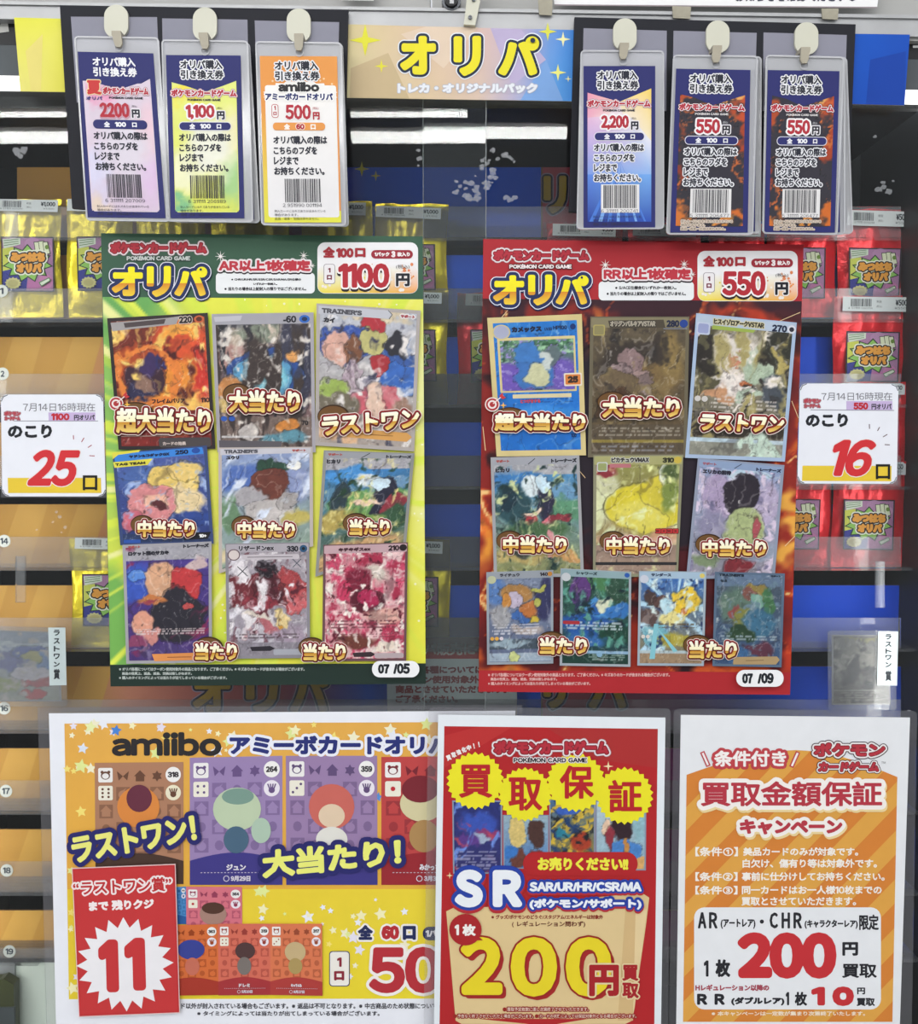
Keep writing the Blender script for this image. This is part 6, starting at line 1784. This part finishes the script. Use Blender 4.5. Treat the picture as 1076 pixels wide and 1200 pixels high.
for qq, sd, spec in (([(530, 938), (588.6, 938), (588.6, 1024), (531, 1024)], 51, ((0x2c3474, 0x34346c), [e(.5, .3, .5, .2, 0x3a54b0, .6), e(.75, .45, .3, .1, 0x8c3c70, .5), e(.6, .5, .2, .06, 0xA0B0C8, .5), e(.3, .55, .3, .1, 0x5c3c88, .5), ('s', 40, 7, .62, 0x6c8cd8), ('s', 130, 8, .66, 0xB04860), ('t', .04, .7, .9, .98, 6, 0xA0A0C0)])),
                     ([(589.4, 955), (643.4, 955), (643, 1018), (590, 1018)], 52, ((0x9CB4C0, 0x4c78b4), [e(.3, .35, .22, .3, 0xD8C078, .35), e(.75, .35, .2, .28, 0x4c3430, .35), e(.3, .85, .2, .2, 0x6c4038, .4), e(.78, .85, .2, .2, 0x7c3c3c, .4), e(.1, .7, .2, .14, 0x3c74bc, .5)])),
                     ([(643.7, 935), (697.8, 935), (697.5, 1006), (644, 1006)], 53, ((0x486c98, 0x8c7c3c), [('s', 50, 9, .5, 0xD0B040), ('s', 130, 8, .6, 0x24406c), e(.3, .6, .2, .1, 0x2c7c94, .5), e(.7, .75, .3, .2, 0xA8402c, .6), ('n', 9, 9, .6, 0x20242c, 7), e(.4, .2, .3, .1, 0x3a60b8, .5)])),
                     ([(698, 938), (757.6, 939), (757, 1020), (698, 1020)], 54, ((0xB8CCD8, 0x88A8B8), [e(.55, .35, .24, .2, 0x34242c, .35), e(.2, .36, .1, .14, 0xE4C4A8, .4), e(.28, .55, .1, .2, 0x8c3440, .4), e(.62, .72, .34, .2, 0x4c84c8, .3), e(.6, .65, .06, .14, 0xC08848, .4), e(.9, .3, .2, .3, 0x90B8C4, .6), e(.9, .9, .2, .1, 0xD8A868, .5)]))):
    p = Part(YB)
    p.poly(qq, 0x8c98ac, 5)
    p.raster(sub(qq, .03, .02, .97, .98), 40, 56, art(40, 56, sd, spec[0], spec[1], .1, .35, 16), 6)
    p.build('card_picture', BP, M_CARD)
p = Part(YB)
for cx, cy, r in ((557, 915, 34), (615.4, 931, 32), (675, 917, 35), (732, 932.5, 34)):
    p.star(cx, cy, r, 26, .90, 0xEFE52C, 9)
for ch, bx in (('買', (538, 896, 577, 935)), ('取', (596, 911, 635.5, 950)), ('保', (656, 897, 696, 936)), ('証', (713, 914, 752.5, 952))):
    p.text(ch, bx, 0xB8262C, 12, bold=1.15)
p.build('burst_lettering', BP)
p = Part(YB)
logo(p, (579, 868, 713, 884), 10, (602, 887.3, 688, 893.6), 0x2a2428, 0xEFE7EA, 1.15)
for i, ch in enumerate('買取強化中!!'):
    a = math.radians(-34 + i * 6.0)
    cx, cy = 526 + i * 5.9, 886.5 - i * 2.6 + (i - 3) ** 2 * .16
    w = 2.8 if ch != '!' else .7
    p.text(ch, (cx - w, cy - 3.2, cx + w, cy + 3.2), 0xF4ECEC, 10, bold=.4, rot=-22 + i * 2)
p.build('logo_lettering', BP)
p = Part(YB)
p.rbox(613, 998.5, 747.5, 1026, 13.5, 0xB4282C, 10)
p.text('お売りください!!', (630, 1004.5, 736.5, 1020.5), 0xF2EC4A, 11, bold=.9)
p.build('slogan_lettering', BP)
p = Part(YB)
for ch, bx in (('S', (533, 1019, 566, 1063.5)), ('R', (577.5, 1019.5, 612, 1063))):
    p.text(ch, bx, 0xF0F4FA, 14, bold=3.6, outl=((5.2, (0xB83038, (0, 2.2))), (4.4, (0x2A44A4, (0, -.8)))), res=4)
p.text('SAR/UR/HR/CSR/MA', (620.5, 1033.5, 752, 1044.8), 0xF0F4FA, 14, bold=.9, outl=((3.2, (0xB83038, (0, 1.6))), (2.8, (0x2A44A4, (0, -.4)))))
p.text('(ポケモン/サポート)', (620.5, 1053, 752, 1066), 0xF0F4FA, 14, bold=.9, outl=((3.2, (0xB83038, (0, 1.6))), (2.8, (0x2A44A4, (0, -.4)))))
p.build('rank_lettering', BP)
footnotes(BP, YB, (('※グッズ/ポケモンのどうぐ/スタジアム/エネルギーは対象外', (576, 1072, 707, 1077.2)),), 0x8C3028, 6)
footnotes(BP, YB, (('( レギュレーション問わず)', (600, 1079.5, 686, 1086.8)),), 0x6c3428, 6)
p = Part(YB)
for dx, dy in ((0, 0), (2.2, 2.2), (4.2, 4.2)):
    for ch, bx in (('2', (540, 1098, 589, 1166)), ('0', (598.5, 1098, 653, 1168)), ('0', (663, 1098, 717, 1168))):
        if dx:
            b = (bx[0] + dx, bx[1] + dy, bx[2] + dx, bx[3] + dy)
            p.text(ch, b, 0xA82A2C, 8, bold=4.6, res=4)
for ch, bx in (('2', (540, 1098, 589, 1166)), ('0', (598.5, 1098, 653, 1168)), ('0', (663, 1098, 717, 1168))):
    p.text(ch, bx, 0xEBD62C, 10, bold=4.2, outl=((2.2, 0x9C2A24),), res=4)
rs = random.Random(2)
p.text('円', (690.5, 1130.5, 725.5, 1167.5), 0xA8262C, 14, bold=2.0, outl=((2.0, 0xEAD6A8),))
p.text('買', (729.3, 1130.5, 748.3, 1149.5), 0xA8262C, 14, bold=.9, outl=((1.6, 0xEAD6A8),))
p.text('取', (729.3, 1151.5, 748.8, 1170), 0xA8262C, 14, bold=.9, outl=((1.6, 0xEAD6A8),))
p.ell(545.5, 1089.5, 19, 18.6, 0xAC282C, 18)
p.poly([(556, 1102), (566, 1102), (557, 1094)], 0xAC282C, 18)
p.text('1', (533, 1083.5, 538, 1096), 0xF6F2EE, 19, bold=.9)
p.text('枚', (542, 1083, 557.5, 1096.8), 0xF6F2EE, 19, bold=.8)
p.build('price_lettering', BP)
p = Part(YB)
p.text('※買取予定枚数に達し次第終了させていただきます。', (590, 1180.3, 690, 1185.2), 0xF4EADA, 8, bold=.15, outl=((1.0, 0x9C3028),))
p.text('※予告なく終了させていただく場合がございます。※カードの状態によっては保証対象外となる場合がございます。', (532, 1188.3, 746, 1193), 0xF4EADA, 8, bold=.15, outl=((1.0, 0x9C3028),))
p.build('footnote_lettering', BP)

# ------------------------------------------------------------------ white and orange campaign poster (lower right)
YD = -0.0034
CP = thing('campaign_poster', W(925, 1230, YD), 'white lower right poster with an orange striped panel and a red 200', 'poster')
p = Part(YD)
p.poly([(798, 837.8), (1066.7, 841), (1053.5, 1240), (792, 1240)], 0xEAECF0, 0)
p.build('paper_sheet', CP, None, 0.0004)
slab('laminate_film', rquad([(790, 830.5), (1075, 833), (1068, 1246), (783, 1246)], 6), YD + 0.0006, YD + 0.001, M_FILM, CP)
p = Part(YD)
shape = [(804.8, 908)] + [(804.8 + 128 * t, 908 - 29 * math.sin(t * math.pi / 2)) for t in (.2, .4, .6, .8, 1.0)] + [(932.8 + 119 * t, 879 + 31.6 * (1 - math.cos(t * math.pi / 2))) for t in (.2, .4, .6, .8, 1.0)] + [(1046, 1197.5), (800.6, 1197.5)]
p.poly(shape, 0xD9853A, 1)


def clip_poly(sub_, clip):
    out = [np.array(v, float) for v in sub_]
    c = [np.array(v, float) for v in clip]
    for i in range(len(c)):
        a, b = c[i], c[(i + 1) % len(c)]
        n = np.array([-(b - a)[1], (b - a)[0]])
        res = []
        for j in range(len(out)):
            p0, p1 = out[j], out[(j + 1) % len(out)]
            d0, d1_ = np.dot(p0 - a, n), np.dot(p1 - a, n)
            if d0 >= 0:
                res.append(p0)
            if d0 * d1_ < 0:
                res.append(p0 + (p1 - p0) * d0 / (d0 - d1_))
        out = res
        if len(out) < 3:
            return []
    return out


x = 560
while x < 1110:
    st = clip_poly([(x + 318, 870), (x + 345, 870), (x + 27, 1197.5), (x, 1197.5)], shape)
    if st:
        p.poly(st, 0xE2A64C, 2)
    x += 54.5
p.rbox(813.6, 1063.3, 1032.6, 1183, 12, 0xECEEF2, 3)
p.build('background_print', CP)
p = Part(YD)
p.text('条件付き', (837, 879.5, 921.5, 898.5), 0xF8F2F0, 6, bold=.7, outl=((3.4, 0xC0444C),))
p.line([(823, 881), (830.5, 898)], 5.4, 0xC0444C, 5)
p.line([(823.6, 882.3), (829.9, 896.7)], 2.4, 0xF6EEEE, 6)
p.line([(935.5, 881), (927.5, 899)], 5.4, 0xC0444C, 5)
p.line([(935, 882.3), (928.1, 897.7)], 2.4, 0xF6EEEE, 6)
p.text('買取金額保証', (821.5, 915.5, 1034, 945), 0xB83A48, 10, bold=0.95, outl=((5.2, (0xF0D8A0, (1.2, 2.6))), (4.9, 0xF8F2EE)))
p.text('キャンペーン', (867, 960, 987.5, 978), 0xB83A48, 10, bold=1.3, outl=((4.6, (0xF0D8A0, (1.2, 2.4))), (4.2, 0xF8F2EE)))
p.build('heading_lettering', CP)
p = Part(YD)
p.text('ポケモン', (954, 870.5, 1037.5, 886.5), 0xB83844, 6, bold=1.1, outl=((3.6, 0x2c2428), (2.6, 0xF2ECEC), (.8, 0x6c2430)))
p.text('カードゲーム', (959, 892.5, 1030, 904.5), 0xB83844, 6, bold=1.0, shear=.15, outl=((2.8, 0x2c2428), (2.0, 0xF2ECEC), (.7, 0x6c2430)))
p.text('TM', (1033, 892.5, 1038, 895), 0x3a3438, 8)
p.build('logo_lettering', CP)
p = Part(YD)
for tx, bx in (('【条件①】', (815, 992.5, 865, 1003.5)), ('美品カードのみが対象です。', (871, 993, 1006, 1003)), ('白欠け、傷有り等は対象外です。', (870.3, 1006.5, 1028, 1017)),
               ('【条件②】', (815, 1022, 864.5, 1032.5)), ('事前に仕分けしてお持ちください。', (869.5, 1022, 1037, 1032.3)), ('【条件③】', (815, 1038, 864.5, 1048.3)),
               ('同一カードはお一人様10枚までの', (869.5, 1037.8, 1033.5, 1048)), ('買取とさせていただきます。', (869, 1051.3, 1003.5, 1061.3))):
    p.text(tx, bx, 0xF8F2EA, 4, bold=.36)
p.text('※本キャンペーンは一定数が集まり次第終了いたします。', (834, 1185, 1014, 1190.5), 0xF6E6D0, 4, bold=.2)
p.build('terms_lettering', CP)
p = Part(YD)
K = 0x2a2a30
RD = 0xC8343A
for tx, bx, c, b in (('A', (818, 1069, 828, 1088), K, .8), ('R', (831, 1069, 841, 1088), K, .8), ('(アートレア)', (844.6, 1076.8, 885.5, 1088.5), K, .45), ('・', (890.5, 1077.5, 895.5, 1082.5), K, .6),
                     ('C', (902, 1069.3, 912, 1088), K, .8), ('H', (916, 1069.3, 926, 1088), K, .8), ('R', (930, 1069.3, 940, 1088), K, .8), ('(キャラクターレア)', (943, 1077.8, 1005.5, 1088.5), K, .45), ('限定', (1007, 1071.7, 1030, 1090), K, .5),
                     ('1', (825, 1125.5, 830.5, 1144.5), K, .8), ('枚', (838.5, 1124.3, 856, 1145), K, 1.0), ('円', (987.3, 1104, 1005.8, 1120), K, .9), ('買取', (987, 1129.5, 1027.7, 1146), K, .6),
                     ('Hレギュレーション以降の', (815, 1153.7, 901.6, 1161.3), 0xA84858, .45), ('R', (817, 1164.5, 829, 1177.5), K, 1.1), ('R', (837.5, 1164.5, 849.5, 1177.5), K, 1.1), ('(ダブルレア)', (857, 1168.3, 919.5, 1178.3), K, .7),
                     ('1', (921, 1162.5, 925, 1178), K, .8), ('枚', (931.5, 1162.3, 946, 1178.6), K, .7), ('円', (1004.7, 1157.3, 1014, 1165.3), K, .4), ('買取', (1004, 1169.5, 1025.5, 1179), K, .5)):
    p.text(tx, bx, c, 4, bold=b)
p.text('200', (864.5, 1092.5, 980.5, 1147), RD, 4, bold=4.4, res=4)
p.text('1', (951, 1156.5, 967, 1178.3), RD, 4, bold=2.2, res=3)
p.text('0', (975.5, 1156, 1001, 1179), RD, 4, bold=2.8, res=3)
p.build('price_lettering', CP)

for o in bpy.data.objects:
    if '_at' in o:
        del o['_at']
